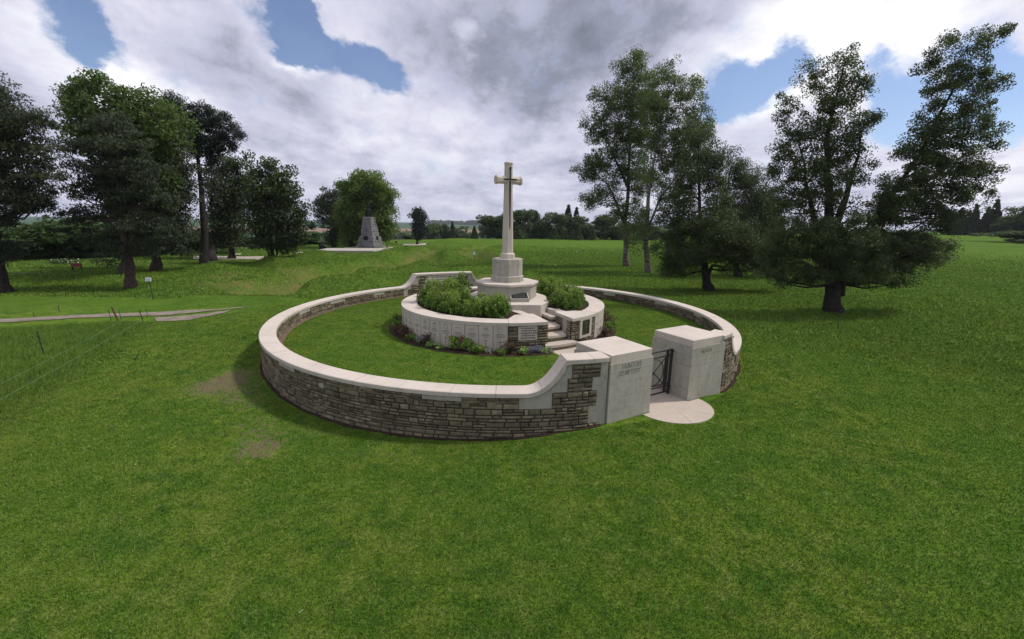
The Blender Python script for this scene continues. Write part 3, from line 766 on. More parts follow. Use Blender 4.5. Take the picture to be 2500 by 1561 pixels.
# ------------------------------------------------------------------ gate pillars
def pillar(sgn, label):
    ctr = gp(sgn * (.585 + .575), -.55)
    root = empty('gate_pillar', (ctr[0], ctr[1], -.31), GA + math.pi / 2, label, 'gate pillar', 'stone pillars on either side of the gate')
    rz = GA + math.pi / 2
    w, dpt = 1.15, 1.12
    sh = MB(); z = -.55; hs = [.46, .27, .27, .26, .0]
    zs = [-.6, -.06, .21, .48, .70, .895]
    for k, (z0, z1) in enumerate(zip(zs, zs[1:])):
        q0 = 1 - .012 * (z0 + .3); q1 = 1 - .012 * (z1 + .3)
        # each course is cut from two stones with a fine joint
        sp = [.5, .38, .62, .45, .7][k]
        for a, b in ((-.5, -.5 + sp), (-.5 + sp, .5)):
            g = .0022
            for (y0, y1) in ((-.5, .02), (.02, .5)):
                vs = []
                for zz, q in ((z0 + g, q0), (z1 - g, q1)):
                    for xx, yy in ((a, y0), (b, y0), (b, y1), (a, y1)):
                        X_ = xx * w * q + (g if xx == a and a > -.5 else 0) - (g if xx == b and b < .5 else 0)
                        Y_ = yy * dpt * q + (g if yy == y0 and y0 > -.5 else 0) - (g if yy == y1 and y1 < .5 else 0)
                        P_ = ctr + GU * X_ - GD * Y_; vs.append((P_[0], P_[1], zz))
                sh.add(vs, [(0, 3, 2, 1), (4, 5, 6, 7), (0, 1, 5, 4), (1, 2, 6, 5), (2, 3, 7, 6), (3, 0, 4, 7)])
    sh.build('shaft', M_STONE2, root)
    jn = MB(); jn.box((ctr[0], ctr[1], .13), (w - .03, dpt - .03, 1.4), rz); jn.build('joint_core', M_ENGR, root)
    cp = MB(); cp.box((ctr[0], ctr[1], .8965 + .0815), (w - .064, dpt - .064, .163), rz, bevel=.008); cp.build('cap_stone', M_STONE, root)
    tx = MB(); U3 = np.array([GU[0], GU[1], 0]); Z3 = np.array([0, 0, 1.]); N3 = np.array([GD[0], GD[1], 0])
    def fp(u, z): q = gp(u, 0) + GD * (.5 * dpt * (1 - .012 * (z + .3)) - .55 - .0022); return np.array([q[0], q[1], z])
    if sgn < 0:
        lettering(tx, 'HUNTERS', fp(-1.71 + .29, .762), U3, Z3, .09, N3, .22, .95, .15)
        lettering(tx, 'CEMETERY', fp(-1.71 + .23, .628), U3, Z3, .09, N3, .20, .92, .15)
    else:
        lettering(tx, 'MCMXVI', fp(.585 + .30, .745), U3, Z3, .08, N3, .2, .95, .14)
    tx.build('inscription', M_LETTER, root)
pillar(-1, 'square pale stone gate pillar carved HUNTERS CEMETERY, left of the iron gate')
pillar(1, 'square pale stone gate pillar carved MCMXVI, right of the iron gate')

# threshold and rounded landing slab
def landing():
    mb = MB()
    # rectangle through the opening
    mb.prism([gp(-.583, -1.2), gp(.583, -1.2), gp(.583, .035), gp(-.583, .035)][::-1], -.42, -.300, bevel=.004)
    def seg(a0, a1, r0=0., r1=.86, n=10, off=.045):
        ps = [np.array(gp(r0 * math.cos(R(a)) + .06, off + r0 * math.sin(R(a)) * .9)) for a in np.linspace(a0, a1, n)] if r0 > 0 else [np.array(gp(.06, off))]
        ps += [np.array(gp(r1 * math.cos(R(a)) + .06, off + r1 * math.sin(R(a)) * .92)) for a in np.linspace(a1, a0, n)]
        return ps
    for a0, a1 in ((.0, 62), (62.6, 110), (110.6, 180)):
        mb.prism(seg(a0, a1), -.42, -.296, bevel=0)
    return tag(mb.build('paving', M_PAVE), kind='structure')
landing()
def gate_steps():
    mb = MB()
    for k, (d0, d1, z) in enumerate(((-1.2, -1.48, -.2), (-1.48, -1.76, -.1), (-1.76, -2.1, .006))):
        mb.prism([gp(-.583, d0), gp(.583, d0), gp(.583, d1), gp(-.583, d1)], -.45, z, bevel=.004)
    root = empty('entrance_steps', (*gp(0, -1.4), -.3), GA, 'shallow stone steps behind the iron gate leading up to the lawn', 'steps')
    mb.build('treads', M_PAVE, root)
gate_steps()

# ------------------------------------------------------------------ iron gate
def gate():
    h = gp(.585 - .05, -.475)       # hinge post
    root = empty('iron_gate', (h[0], h[1], -.29), GA, 'closed dark iron gate with circle and crossed bars between the pillars', 'gate')
    def P(u, z, d=0): q = h + GU * u + GD * d; return (q[0], q[1], z)
    rz = GA + math.pi / 2
    def bar(mb, u, z0, z1, w, d=None): q = P(u, (z0 + z1) / 2); mb.box(q, (w, d or w, z1 - z0), rz, bevel=.004)
    def rail(mb, u0, u1, z, hgt, d=.02): q = P((u0 + u1) / 2, z); mb.box(q, (abs(u1 - u0), d, hgt), rz, bevel=.003)
    for u, z0 in ((0, -.3), (-1.06, -.27)): mb = MB(); bar(mb, u, z0, .77, .048); mb.build('gate_post', M_IRON, root)
    for z in (.71, -.12): mb = MB(); mb.box(P(.03, z), (.06, .03, .04), rz); mb.build('hinge', M_IRON, root)
    for u, z0, z1, w in ((-.13, -.235, .75, .05), (-.93, -.235, .75, .05), (-.195, -.02, .6, .018), (-.865, -.02, .6, .018)): mb = MB(); bar(mb, u, z0, z1, w); mb.build('stile', M_IRON, root)
    for z, t in ((.755, .032), (.63, .03), (-.03, .024), (-.085, .024), (-.225, .034)): mb = MB(); rail(mb, -1.04, -.02, z, t); mb.build('rail', M_IRON, root)
    mb = MB(); cu, cz = -.53, .285
    mb.tube([P(cu + .305 * math.cos(t), cz + .305 * math.sin(t)) for t in np.linspace(0, 2 * math.pi, 41)], .010, 6)
    mb.build('circle', M_IRON, root)
    for sx in (-1, 1):
        for sz in (-1, 1): mb = MB(); mb.tube([P(cu + sx * .02, cz + sz * .02), P(cu + sx * .33, cz + sz * .30)], .011, 6); mb.build('crossed_bar', M_IRON, root)
    mb = MB(); mb.box(P(cu, cz), (.07, .03, .07), rz, bevel=.008); mb.build('boss', M_IRON, root)
gate()

# ------------------------------------------------------------------ raised planter with headstones
M0 = np.array([1.351, 11.743]); DV = np.array([.389, -.921]); PV = np.array([.921, .389])
def st(p, d): return M0 + PV * p + DV * d
RP = 3.45; PZ = .811
def circ(cen, r, a): return np.array([cen[0] + r * math.cos(R(a)), cen[1] + r * math.sin(R(a))])
def planter():
    root = empty('raised_planter', (C[0], C[1], 0), 0, 'round raised planter walled with upright headstones, around the tall cross', 'planter')
    a_l, a_r = -67.4, -53.6        # either side of the steps
    # core
    core = MB()
    def ringwall(a0, a1, r0, r1, z0, z1, mb, gap=0):
        n = max(2, int((a1 - a0) / 3)); vs = []
        for k in range(n + 1):
            a = a0 + (a1 - a0) * k / n
            for (r_, z) in ((r0, z0), (r1, z0), (r1, z1), (r0, z1)): q = circ(C, r_, a); vs.append((q[0], q[1], z))
        fs = []
        for k in range(n):
            for i in range(4): j = (i + 1) % 4; fs.append((k * 4 + i, k * 4 + j, k * 4 + 4 + j, k * 4 + 4 + i))
        fs += [(0, 1, 2, 3), (n * 4 + 3, n * 4 + 2, n * 4 + 1, n * 4)]
        mb.add(vs, fs)
    ringwall(a_r + .6, 360 + a_l - .6, 3.0, 3.385, -.2, PZ - .09, core)
    # cheek blocks beside the steps
    iL, iR = st(-.385, -.97), st(.395, -.97)
    lb = [circ(C, 3.37, a_l + .25), iL, st(-1.2, -.97), circ(C, 3.0, -86)]
    rb = [circ(C, 3.37, a_r - .25), circ(C, 3.0, -34), st(1.25, -.97), iR]
    core.prism(lb, -.2, PZ - .09); core.prism(rb, -.2, PZ - .091)
    core.build('wall_core', M_STONE2, root)
    # coping
    cop = MB(); a = a_r
    cuts = list(np.linspace(-33, 360 - 86.3, 27))
    for b0, b1 in zip(cuts, cuts[1:]):
        ringwall(b0 + .04, b1 - .04, 2.94, RP, PZ - .088, PZ, cop)
    def cheek(angs, inner):
        pts = [circ(C, RP, a) for a in angs] + inner
        cop.prism(pts, PZ - .088, PZ, bevel=.004)
    cheek(list(np.linspace(-86.2, a_l, 9)), [np.array(st(-.37, -.99)), np.array(st(-.98, -.99)), circ(C, 2.94, -86.2)])
    cheek(list(np.linspace(a_r, -33.1, 9)), [circ(C, 2.94, -33.1), np.array(st(.98, -.99)), np.array(st(.38, -.99))])
    cop.build('coping', M_STONE, root)
    # rubble on the faces beside the steps
    stn = MB(); mo = cyl_map(3.392, 1, C, 3.4); U = lambda a: R(a) * 3.4
    pl = (U(-81.9), U(-72.6), .30, .70)
    masonry(stn, stn, U(-86.4), U(a_l), -.05, PZ - .09, mo, [pl], None, (.07, .12), (.18, .4), seed=21)
    rg = (U(-48.3), U(-38.2), .14, .72)
    masonry(stn, stn, U(a_r), U(-34.1), -.05, PZ - .09, mo, [rg], None, (.07, .12), (.14, .3), seed=22)
    pR0, pR1 = circ(C, 3.385, a_r - .2), st(.392, -.97)
    def plane(p0, p1, nrm):
        d = (p1 - p0).astype(float); ln = np.hypot(*d); d = d / ln
        return ln, (lambda u, z, e: (*(p0 + d * u + nrm * e), z))
    lnR, fR = plane(np.array(pR0), np.array(pR1), -PV); masonry(stn, stn, 0, lnR, 0, PZ - .09, fR, (), None, (.07, .12), (.16, .34), prot=(.008, .02), seed=23)
    pL0, pL1 = circ(C, 3.385, a_l + .2), st(-.382, -.97)
    lnL, fL = plane(np.array(pL0), np.array(pL1), PV); masonry(stn, stn, 0, lnL, 0, PZ - .09, fL, (), None, (.07, .12), (.16, .34), prot=(.008, .02), seed=24)
    stn.build('rubble_masonry', [M_RUB, M_MORTAR], root, recalc=False)
    # carved plaque left of the steps
    pq = MB(); arc_slab(pq, 3.385, 1, -81.8, -72.7, .305, .70, .035, step=4.6)
    p = pq.build('plaque', M_STONE, root); tag(p, 'pale plaque with five carved lines set in rubble left of the steps')
    ln = MB()
    for k in range(5):
        z = .645 - k * .068; a = -80.6 + (k % 2) * .4
        while a < -74.4 + (k % 3) * .3:
            w = rnd.uniform(.35, 1.0); arc_slab(ln, 3.385, 1, a, a + w, z - .014, z + .014, .0375, dep0=.034, step=2); a += w + .28
    ln.build('carved_lines', M_ENGR, p)
    # headstones let into the wall
    pitch = 307.3 / 46; CV = []; HS = []
    for k in range(46):
        a = -86.6 - pitch * (k + .5)
        q = circ(C, 3.40, a); rz = R(a) + math.pi / 2
        mb = MB(); mb.box((0, 0, .33), (.388, .07, .78), 0, bevel=.006)
        if k == 0: me0 = mb.mesh('headstone'); me0.materials.append(M_STONE)
        h = bpy.data.objects.new('headstone', me0); COL.objects.link(h); h.parent = root
        h.location = (q[0] - C[0], q[1] - C[1], 0); h.rotation_euler = (0, 0, rz)
        if k < 3:
            cv = MB(); y = -.036
            n = 20; r0, r1 = .060, .068; zc = .60
            vs = []; fs = []
            for i in range(n):
                t = 2 * math.pi * i / n; vs += [(r0 * math.cos(t), y, zc + r0 * math.sin(t)), (r1 * math.cos(t), y, zc + r1 * math.sin(t))]
                j = (i + 1) % n; fs.append((2 * i, 2 * i + 1, 2 * j + 1, 2 * j))
            if k != 1: cv.add(vs, fs)
            for z in ((.48, .10), (.44, .12), (.40, .08)): cv.box((0, y, z[0]), (z[1] * 2, .002, .012))
            if k == 0:
                for (cx, cz, w, hh) in ((0, .22, .012, .22), (0, .26, .12, .012)): cv.box((cx, y, cz), (w, .002, hh))
            elif k == 1:
                cv.box((0, y, .27), (.11, .002, .010)); cv.box((0, y, .25), (.010, .002, .2)); cv.box((0, y, .6), (.15, .002, .012))
            else:
                cv.box((0, y, .3), (.13, .002, .010)); cv.box((0, y, .24), (.012, .002, .18))
                for t in np.linspace(.25, 2.9, 6): cv.box((.03 * math.cos(t), y, .60 + .03 * math.sin(t)), (.018, .002, .018))
            mm = cv.mesh('carving'); mm.materials.append(M_ENGR)
            CV.append(mm)
        HS.append(h)
    for k, h in enumerate(HS):
        c = bpy.data.objects.new('carving', CV[(k * 2 + k // 3) % 3]); COL.objects.link(c); c.parent = h
    # soil inside
    sm = MB(); n = 96; vs = []
    for k in range(n):
        a = 360 * k / n
        vs.append((*circ(C, 2.97, a), PZ - .07)); vs.append((*(circ(K, 1.25, a)), PZ + .02))
    fs = []
    for k in range(n):
        am = -180 + 0
        ang = 360 * (k + .5) / n; ang = ang - 360 if ang > 180 else ang
        if -88 < ang < -36: continue
        j = (k + 1) % n; fs.append((2 * k, 2 * j, 2 * j + 1, 2 * k + 1))
    sm.add(vs, fs)
    q = [np.array(st(-.7, -.98)), np.array(st(-1.25, -.6)), np.array(circ(C, 2.97, -89)), np.array(circ(K, 1.25, -120)), np.array(st(-.75, -1.9))]
    sm.add([(*p_, PZ - .05) for p_ in q], [tuple(range(len(q)))])
    q = [np.array(st(.85, -.98)), np.array(circ(C, 2.97, -33)), np.array(circ(K, 1.3, -20)), np.array(st(.75, -2.1))]
    sm.add([(*p_, PZ - .05) for p_ in q], [tuple(range(len(q)))])
    sm.build('bed_soil', M_SOIL, root, recalc=False)
    # low kerbs from the cheeks to the platform
    kb = MB(); kb.prism([st(-.66, -.985), st(-.42, -.985), st(-.50, -1.85), st(-.80, -1.85)], .3, PZ - .03, bevel=.004); kb.build('kerb', M_STONE, root)
    kb = MB(); kb.prism([st(.52, -.985), st(.80, -.985), st(.78, -2.2), st(.47, -2.2)], .3, PZ - .025, bevel=.004)
    kb.build('kerb', M_STONE, root)
planter()
def register_box():
    a = -43.2; q = circ(C, 3.40, a); rz = R(a) + math.pi / 2
    root = empty('register_box', (q[0], q[1], .16), rz, 'small bronze door with a cross, in a pale stone surround beside the steps', 'register box')
    def lb(mb, cx, y, cz, w, d, h, bv=.003): mb.box((cx, y, cz), (w, d, h), 0, bevel=bv)
    for cx, cz, w, h in ((-.245, .28, .11, .56), (.245, .28, .11, .56), (0, .045, .38, .09), (0, .545, .38, .03)): mb = MB(); lb(mb, cx, -.008, cz, w, .07, h); mb.build('surround_stone', M_STONE, root, world=False)
    mb = MB(); lb(mb, 0, -.026, .31, .382, .03, .43); d = mb.build('door', M_DOOR, root, world=False)
    mb = MB()
    for cx, cz, w, h in ((-.17, .31, .02, .42), (.17, .31, .02, .42), (0, .105, .32, .02), (0, .515, .32, .02)): lb(mb, cx, -.042, cz, w, .014, h, .002)
    mb.build('door_frame', M_DOOR, d, world=False)
    mb = MB(); lb(mb, 0, -.040, .26, .016, .008, .20, 0); lb(mb, 0, -.0405, .30, .075, .008, .016, 0)
    for k in range(3): lb(mb, 0, -.040, .46 - k * .03, .12, .006, .008, 0)
    mb.build('door_cross', simple('aged_brass', (.22, .22, .10), .5, .2, 12, .5, .6), d, world=False)
    mb = MB(); mb.tube([(.135, -.038, .31), (.135, -.065, .31), (.135, -.075, .31)], [.008, .014, .006], 8); mb.build('knob', M_BRASS, d, True, world=False)
register_box()

def planter_steps():
    root = empty('planter_steps', (*st(0, -.2), 0), math.atan2(DV[1], DV[0]), 'narrow flight of pale stone steps climbing between rubble walls to the cross', 'steps')
    def step(name, poly, z0, z1, under):
        mb = MB(); c = np.mean(poly, axis=0); mb.prism(poly, z1 - .075, z1, bevel=.008); o = mb.build(name, M_PAVE, root)
        rb = MB(); n = len(poly)
        inner = [c + (p - c) * .955 for p in poly]
        rb.prism(inner, z0, z1 - .075, 0); rb.c = [.75 + .0 * i for i in range(len(rb.v))]
        rb.build('riser', [M_RUB], o)
    arc = lambda r_, a0, a1: [circ(C, r_, a) for a in np.linspace(a0, a1, 7)]
    step('step', arc(3.63, -70.0, -52.4) + [np.array(st(.37, -.2)), np.array(st(-.37, -.2))], -.1, .17, 0)
    step('step', arc(3.305, -66.6, -55.2) + [np.array(st(.385, -.55)), np.array(st(-.38, -.55))], .0, .345, 0)
    step('step', [circ(C, 2.915, a) for a in np.linspace(-65.2, -53.2, 5)] + [np.array(st(.385, -1.05)), np.array(st(-.38, -1.05))], .1, .50, 0)
    mb = MB(); mb.prism([np.array(st(-.40, -1.0)), np.array(st(.44, -1.0)), np.array(st(.47, -2.3)), np.array(st(-.55, -2.3))], .1, .497); mb.build('landing', M_PAVE, root)
    step('step', [np.array(st(.25, -.99)), np.array(st(.52, -.99)), np.array(st(.50, -2.05)), np.array(st(.21, -2.0))][::-1], .3, .655, 0)
    mb = MB(); d0 = st(0, .16); d1 = gp(0, -2.1)
    return root
planter_steps()
def inner_path():
    a, b = st(-.43, .17), st(.43, .12); c, d = gp(.55, -2.08), gp(-.55, -2.08)
    mb = MB(); mb.add([(*a, .014), (*b, .014), (*c, .014), (*d, .014), (*a, -.05), (*b, -.05), (*c, -.05), (*d, -.05)], [(0, 1, 2, 3), (0, 4, 5, 1), (1, 5, 6, 2), (2, 6, 7, 3), (3, 7, 4, 0)])
    tag(mb.build('path', M_PAVE), kind='structure')
inner_path()

# ------------------------------------------------------------------ cross
def octa(r, a0=-84, c=K, n=8): return [circ(c, r, a0 + 360 / n * k) for k in range(n)]
def cross():
    root = empty('stone_cross', (K[0], K[1], .5), 0, 'tall pale stone cross with a bronze sword on stepped octagonal base', 'cross')
    mb = MB()
    pf = [np.array(p) for p in ((-.62, 13.06), (.898, 13.146), (1.20, 13.75), (1.16, 14.95), (.75, 15.85), (-.35, 16.2), (-1.3, 15.75), (-1.68, 14.75), (-1.4, 13.55))]
    mb.prism(pf, .1, .955, bevel=.008); mb.build('platform', M_STONE, root)
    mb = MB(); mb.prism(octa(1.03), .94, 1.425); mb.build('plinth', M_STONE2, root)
    mb = MB(); mb.prism(octa(1.10), 1.42, 1.492, bevel=.006); mb.build('plinth_cap', M_STONE, root)
    mb = MB()
    n = 8
    def stack(prof, nm, mat, a0=-84):
        m_ = MB(); vs = []
        for r_, z in prof: vs += [(*p, z) for p in octa(r_, a0)]
        fs = [(k * n + i, k * n + (i + 1) % n, (k + 1) * n + (i + 1) % n, (k + 1) * n + i) for k in range(len(prof) - 1) for i in range(n)]
        fs += [tuple(range(n - 1, -1, -1)), tuple(range((len(prof) - 1) * n, len(prof) * n))]
        m_.add(vs, fs); return m_.build(nm, mat, root)
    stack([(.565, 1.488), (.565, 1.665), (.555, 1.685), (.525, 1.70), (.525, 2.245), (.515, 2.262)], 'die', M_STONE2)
    # elongated octagonal shaft, wider along the arms
    fa = R(-61.5); F2 = np.array([math.cos(fa), math.sin(fa)]); S2 = np.array([-F2[1], F2[0]])
    def oct_sec(w, d, z, ch=.3):
        c = min(w, d) * ch
        pts = [(w - c, -d), (w, -d + c), (w, d - c), (w - c, d), (-w + c, d), (-w, d - c), (-w, -d + c), (-w + c, -d)]
        return [(*(K + S2 * a + F2 * b), z) for a, b in pts]
    m_ = MB(); vs = []
    prof = [(.235, .225, 2.255), (.235, .225, 2.40), (.225, .215, 2.425), (.178, .165, 2.455), (.134, .120, 4.70), (.128, .115, 5.24), (.128, .115, 5.30), (.140, .127, 5.312), (.140, .127, 5.35), (.12, .105, 5.375), (.05, .04, 5.385)]
    for w, d, z in prof: vs += oct_sec(w, d, z, .58)
    fs = [(k * n + i, k * n + (i + 1) % n, (k + 1) * n + (i + 1) % n, (k + 1) * n + i) for k in range(len(prof) - 1) for i in range(n)]
    fs += [tuple(range(n - 1, -1, -1)), tuple(range((len(prof) - 1) * n, len(prof) * n))]
    m_.add(vs, fs); m_.build('shaft', M_STONE, root)
    m_ = MB(); vs = []; zc = 4.81; aprof = [(-.475, .128, .110), (-.455, .138, .118), (-.415, .138, .118), (-.40, .118, .105), (.40, .118, .105), (.415, .138, .118), (.455, .138, .118), (.475, .128, .110)]
    for s_, hh, dd in aprof:
        c = dd * .58
        for b, z in ((-dd, -hh + c), (-dd, hh - c), (-dd + c, hh), (dd - c, hh), (dd, hh - c), (dd, -hh + c), (dd - c, -hh), (-dd + c, -hh)):
            q = K + S2 * s_ + F2 * b; vs.append((*q, zc + z))
    fs = [(k * n + i, k * n + (i + 1) % n, (k + 1) * n + (i + 1) % n, (k + 1) * n + i) for k in range(len(aprof) - 1) for i in range(n)]
    fs += [tuple(range(n - 1, -1, -1)), tuple(range((len(aprof) - 1) * n, len(aprof) * n))]
    m_.add(vs, fs); m_.build('arm', M_STONE, root)
    # sword, point down
    sw = MB()
    def q3(s_, f_, z): q = K + S2 * s_ + F2 * f_; return np.array([q[0], q[1], z])
    def taper(z): return np.interp(z, [2.455, 4.7, 5.3], [.165, .120, .115])
    secs = [(3.20, .002, .002), (3.36, .017, .010), (4.0, .026, .013), (4.78, .034, .016)]
    vs = []
    for z, w, t in secs:
        f0 = taper(z) + .004
        vs += [q3(-w, f0, z), q3(0, f0 + t * 1.6, z), q3(w, f0, z), q3(0, f0 - .002, z)]
    fs = [(k * 4 + i, k * 4 + (i + 1) % 4, (k + 1) * 4 + (i + 1) % 4, (k + 1) * 4 + i) for k in range(3) for i in range(4)] + [(0, 1, 2, 3), (12, 13, 14, 15)]
    sw.add(vs, fs); s_ = sw.build('sword', M_BRONZE, root)
    g = MB(); f0 = .135
    g.tube([q3(-.225, f0, 4.83), q3(-.2, f0, 4.83), q3(0, f0, 4.832), q3(.2, f0, 4.83), q3(.225, f0, 4.83)], [.026, .019, .022, .019, .026], 8); g.build('guard', M_BRONZE, s_)
    g = MB(); g.tube([q3(0, f0, 4.82), q3(0, f0, 5.15), q3(0, f0, 5.17), q3(0, f0, 5.2), q3(0, f0, 5.225)], [.022, .018, .033, .033, .012], 8); g.build('hilt', M_BRONZE, s_)
cross()
def tablet():
    c = np.array([.225, 13.72]); rz = R(8)
    root = empty('stone_tablet', (c[0], c[1], .955), rz, 'small sloping stone lectern with dark bronze plate at the foot of the cross', 'tablet')
    mb = MB(); w, d = .30, .17
    vs = [(-w, -d, 0), (w, -d, 0), (w + .0, d, 0), (-w, d, 0), (-w, -d, .12), (w, -d, .12), (w, d, .25), (-w, d, .25)]
    mb.add(vs, [(0, 3, 2, 1), (4, 5, 6, 7), (0, 1, 5, 4), (1, 2, 6, 5), (2, 3, 7, 6), (3, 0, 4, 7)]); mb.build('block', M_STONE2, root, world=False)
    mb = MB(); mb.box((0, 0, .192), (.53, .33, .012), 0, rx=math.atan2(.13, .34), bevel=.003); p = mb.build('bronze_plate', M_BRONZE, root, world=False)
    mb = MB()
    for k in range(5): mb.box((0, -.1 + k * .05, .192 + (-.1 + k * .05) * .382 + .0075), (.40 - .04 * (k % 2), .014, .003), 0, rx=math.atan2(.13, .34))
    mb.build('raised_lines', simple('worn_bronze', (.12, .12, .10), .5, .2, 20, .5, .4), p, world=False)
    mb = MB(); mb.tube([(0, .15, .24), (0, .155, .27), (0, .16, .285)], [.03, .026, .006], 8); mb.build('finial', M_BRONZE, p, True, world=False)
tablet()

# ------------------------------------------------------------------ foliage
def leaf_mesh(name, cen, cnt, sig, size, seed, tint_c=None, flat=1.0, up=0.0, aspect=.55, tri=False):
    "cen (K,3) clump centres, cnt leaves each, sig spread (scalar or K), size leaf length"
    r_ = np.random.default_rng(seed); Kn = len(cen)
    idx = np.repeat(np.arange(Kn), cnt); n = len(idx)
    sg = np.broadcast_to(sig, (Kn,))[idx][:, None]
    off = r_.normal(0, 1, (n, 3)); off /= np.maximum(1, np.linalg.norm(off, axis=1, keepdims=True) / 1.9); off[:, 2] *= flat
    p = cen[idx] + off * sg
    a = r_.normal(0, 1, (n, 3)); a[:, 2] -= up; a /= np.linalg.norm(a, axis=1, keepdims=True)
    b = r_.normal(0, 1, (n, 3)); b -= a * (a * b).sum(1, keepdims=True); b /= np.linalg.norm(b, axis=1, keepdims=True)
    s = size * r_.uniform(.6, 1.35, (n, 1))
    t = r_.uniform(0, 1, n) * .34 + (r_.uniform(0, .6, Kn) if tint_c is None else tint_c * 1.25)[idx]
    if tri:
        v = np.stack([p - a * s * .5 - b * s * aspect * .5, p + a * s * .5, p - a * s * .5 + b * s * aspect * .5], 1).reshape(-1, 3)
        f = np.arange(3 * n).reshape(n, 3); t = np.repeat(t, 3)
    else:
        v = np.stack([p - a * s * .5, p + b * s * aspect * .5, p + a * s * .5, p - b * s * aspect * .5], 1).reshape(-1, 3)
        f = np.arange(4 * n).reshape(n, 4); t = np.repeat(t, 4)
    return np_mesh(name, v, f, dict(tint=np.clip(t, 0, 1)))
def wob(p, q, n, amp, r_):
    p = np.array(p, float); q = np.array(q, float); out = []
    for k in range(n + 1):
        t = k / n; out.append(p + (q - p) * t + r_.normal(0, amp, 3) * math.sin(math.pi * t))
    return out
def tree(name, label, cat, base, path, r0, blobs, leafm, barkm, seed, Y, clumps_per_m3=1.6, cnt=60, sig=.3, size=.12, group=None, extra_stems=(), depth=1.0, flare=1.5, flat=.8, up=.2, limbs=60, shell=.45, drop=.75, aspect=.55, dens=1.9):
    """base: foot; path, blobs: points given at depth Y through `at` (real positions in the world); each blob x,y,w,h[,dy]"""
    r_ = np.random.default_rng(seed)
    root = empty(name, tuple(base), 0, label, cat, group)
    stems = [[np.array(base, float) - [0, 0, .15]] + [at(x, y, Y + dy) for (x, y, dy) in path]]
    for es in extra_stems: stems.append([at(x, y, Y + dy) for (x, y, dy) in es])
    mb = MB(); trunk_pts = []
    for si, stm in enumerate(stems):
        pts = []
        for p, q in zip(stm, stm[1:]): pts += wob(p, q, 3, np.linalg.norm(q - p) * .02, r_)[:-1]
        pts.append(stm[-1]); n = len(pts); rr = r0 * (1 if si == 0 else .5)
        rads = [max(.012, rr * (1 - .97 * (k / (n - 1)) ** .75)) for k in range(n)]
        if si == 0:
            b0 = pts[0]; pts = [b0, b0 + [0, 0, .3], b0 + (pts[1] - b0) * min(.9, .8 / max(.8, np.linalg.norm(pts[1] - b0)))] + pts[1:]
            rads = [rr * flare, rr * (1 + (flare - 1) * .45), rr * 1.05] + rads[1:]
        mb.tube(pts, rads, 10); trunk_pts += [(p, r) for p, r in zip(pts, rads)]
    cl = []; tn = []
    for b in blobs:
        x, y, w, h = b[:4]; dy = b[4] if len(b) > 4 else 0
        Pc = at(x, y, Y + dy); s = mpp(Pc); rx, rz = w * s / 2 * 1.08, h * s / 2 * 1.06; ry = min(rx, max(rz, rx * .7)) * depth
        vol = 4.19 * rx * ry * rz; k = max(4, int(vol * clumps_per_m3 * dens))
        u = r_.normal(0, 1, (k, 3)); u /= np.linalg.norm(u, axis=1, keepdims=True)
        rad = r_.uniform(0, 1, (k, 1)) ** shell
        c = Pc + u * rad * [rx, ry, rz]
        cl.append(c); tn.append(np.clip(r_.uniform(0, .35, k) + r_.uniform(-.1, .15), 0, .5))
    cl = np.concatenate(cl); tn = np.concatenate(tn)
    if drop < 1:
        kp = r_.uniform(0, 1, len(cl)) < drop; cl, tn = cl[kp], tn[kp]
    # limbs run from the stems out to clumps
    TP = np.array([p for p, _ in trunk_pts]); TR = np.array([r for _, r in trunk_pts])
    sel = r_.choice(len(cl), min(limbs, len(cl)), replace=False)
    lm = MB()
    for i in sel:
        q = cl[i]; d = np.linalg.norm((TP - q) * [1, 1, 1.6], axis=1) + np.where(TP[:, 2] > q[2], 3.0, 0) + np.where(TP[:, 2] < base[2] + 1.2, 4.0, 0)
        j = int(np.argmin(d)); p = TP[j]; mid = (p + q) / 2 + [0, 0, -.06 * np.linalg.norm(q - p)]
        L_ = np.linalg.norm(q - p); r1 = min(TR[j] * .5, .02 + .018 * L_)
        lm.tube([p, (p + mid) / 2 + r_.normal(0, .02 * L_, 3), mid + r_.normal(0, .04 * L_, 3), (mid + q) / 2 + r_.normal(0, .03 * L_, 3), q], [r1, r1 * .85, r1 * .6, r1 * .4, .008], 5, cap=False)
    mb.add(lm.v, lm.f); mb.build('trunk', barkm, root, True, recalc=False)
    cr = link('crown', leaf_mesh('crown', cl, cnt, sig * r_.uniform(.6, 1.35, len(cl)), size, seed + 1, tn, flat, up, aspect), leafm, root)
    return root
def foot(px, py, z=None):
    p = atz(px, py, -.4)
    for _ in range(12): p = atz(px, py, float(height(p[0], p[1])))
    return p

# ------------------------------------------------------------------ big trees on the right
f1 = foot(1482, 630); Y1 = f1[1]
tree('birch_tree', 'tall birch with mottled trunk, the left of the two slender birches right of the cross', 'tree', f1,
     [(1479, 560, 0), (1486, 450, .2), (1490, 350, 0), (1497, 240, 0), (1502, 150, 0)], .30,
     [(1490, 165, 80, 80), (1505, 150, 40, 50), (1450, 235, 100, 85), (1420, 215, 40, 30), (1520, 235, 110, 110), (1425, 300, 100, 80), (1495, 325, 140, 110, .6), (1395, 395, 75, 60), (1380, 410, 40, 50), (1440, 385, 110, 80),
      (1415, 470, 90, 45), (1390, 478, 40, 40), (1510, 420, 110, 90), (1480, 500, 90, 80), (1440, 440, 60, 50), (1500, 560, 60, 40)], L_BIRCH, M_BIRCH, 31, Y1,
     clumps_per_m3=2.3, cnt=95, sig=.26, size=.13, group='birch trees', extra_stems=[[(1484, 540, 0), (1440, 440, 0), (1395, 400, 0)], [(1488, 450, 0), (1440, 340, 0), (1420, 250, 0)]], up=.6, limbs=110, drop=.8, flare=1.35)
f2 = foot(1533, 645); Y2 = f2[1]
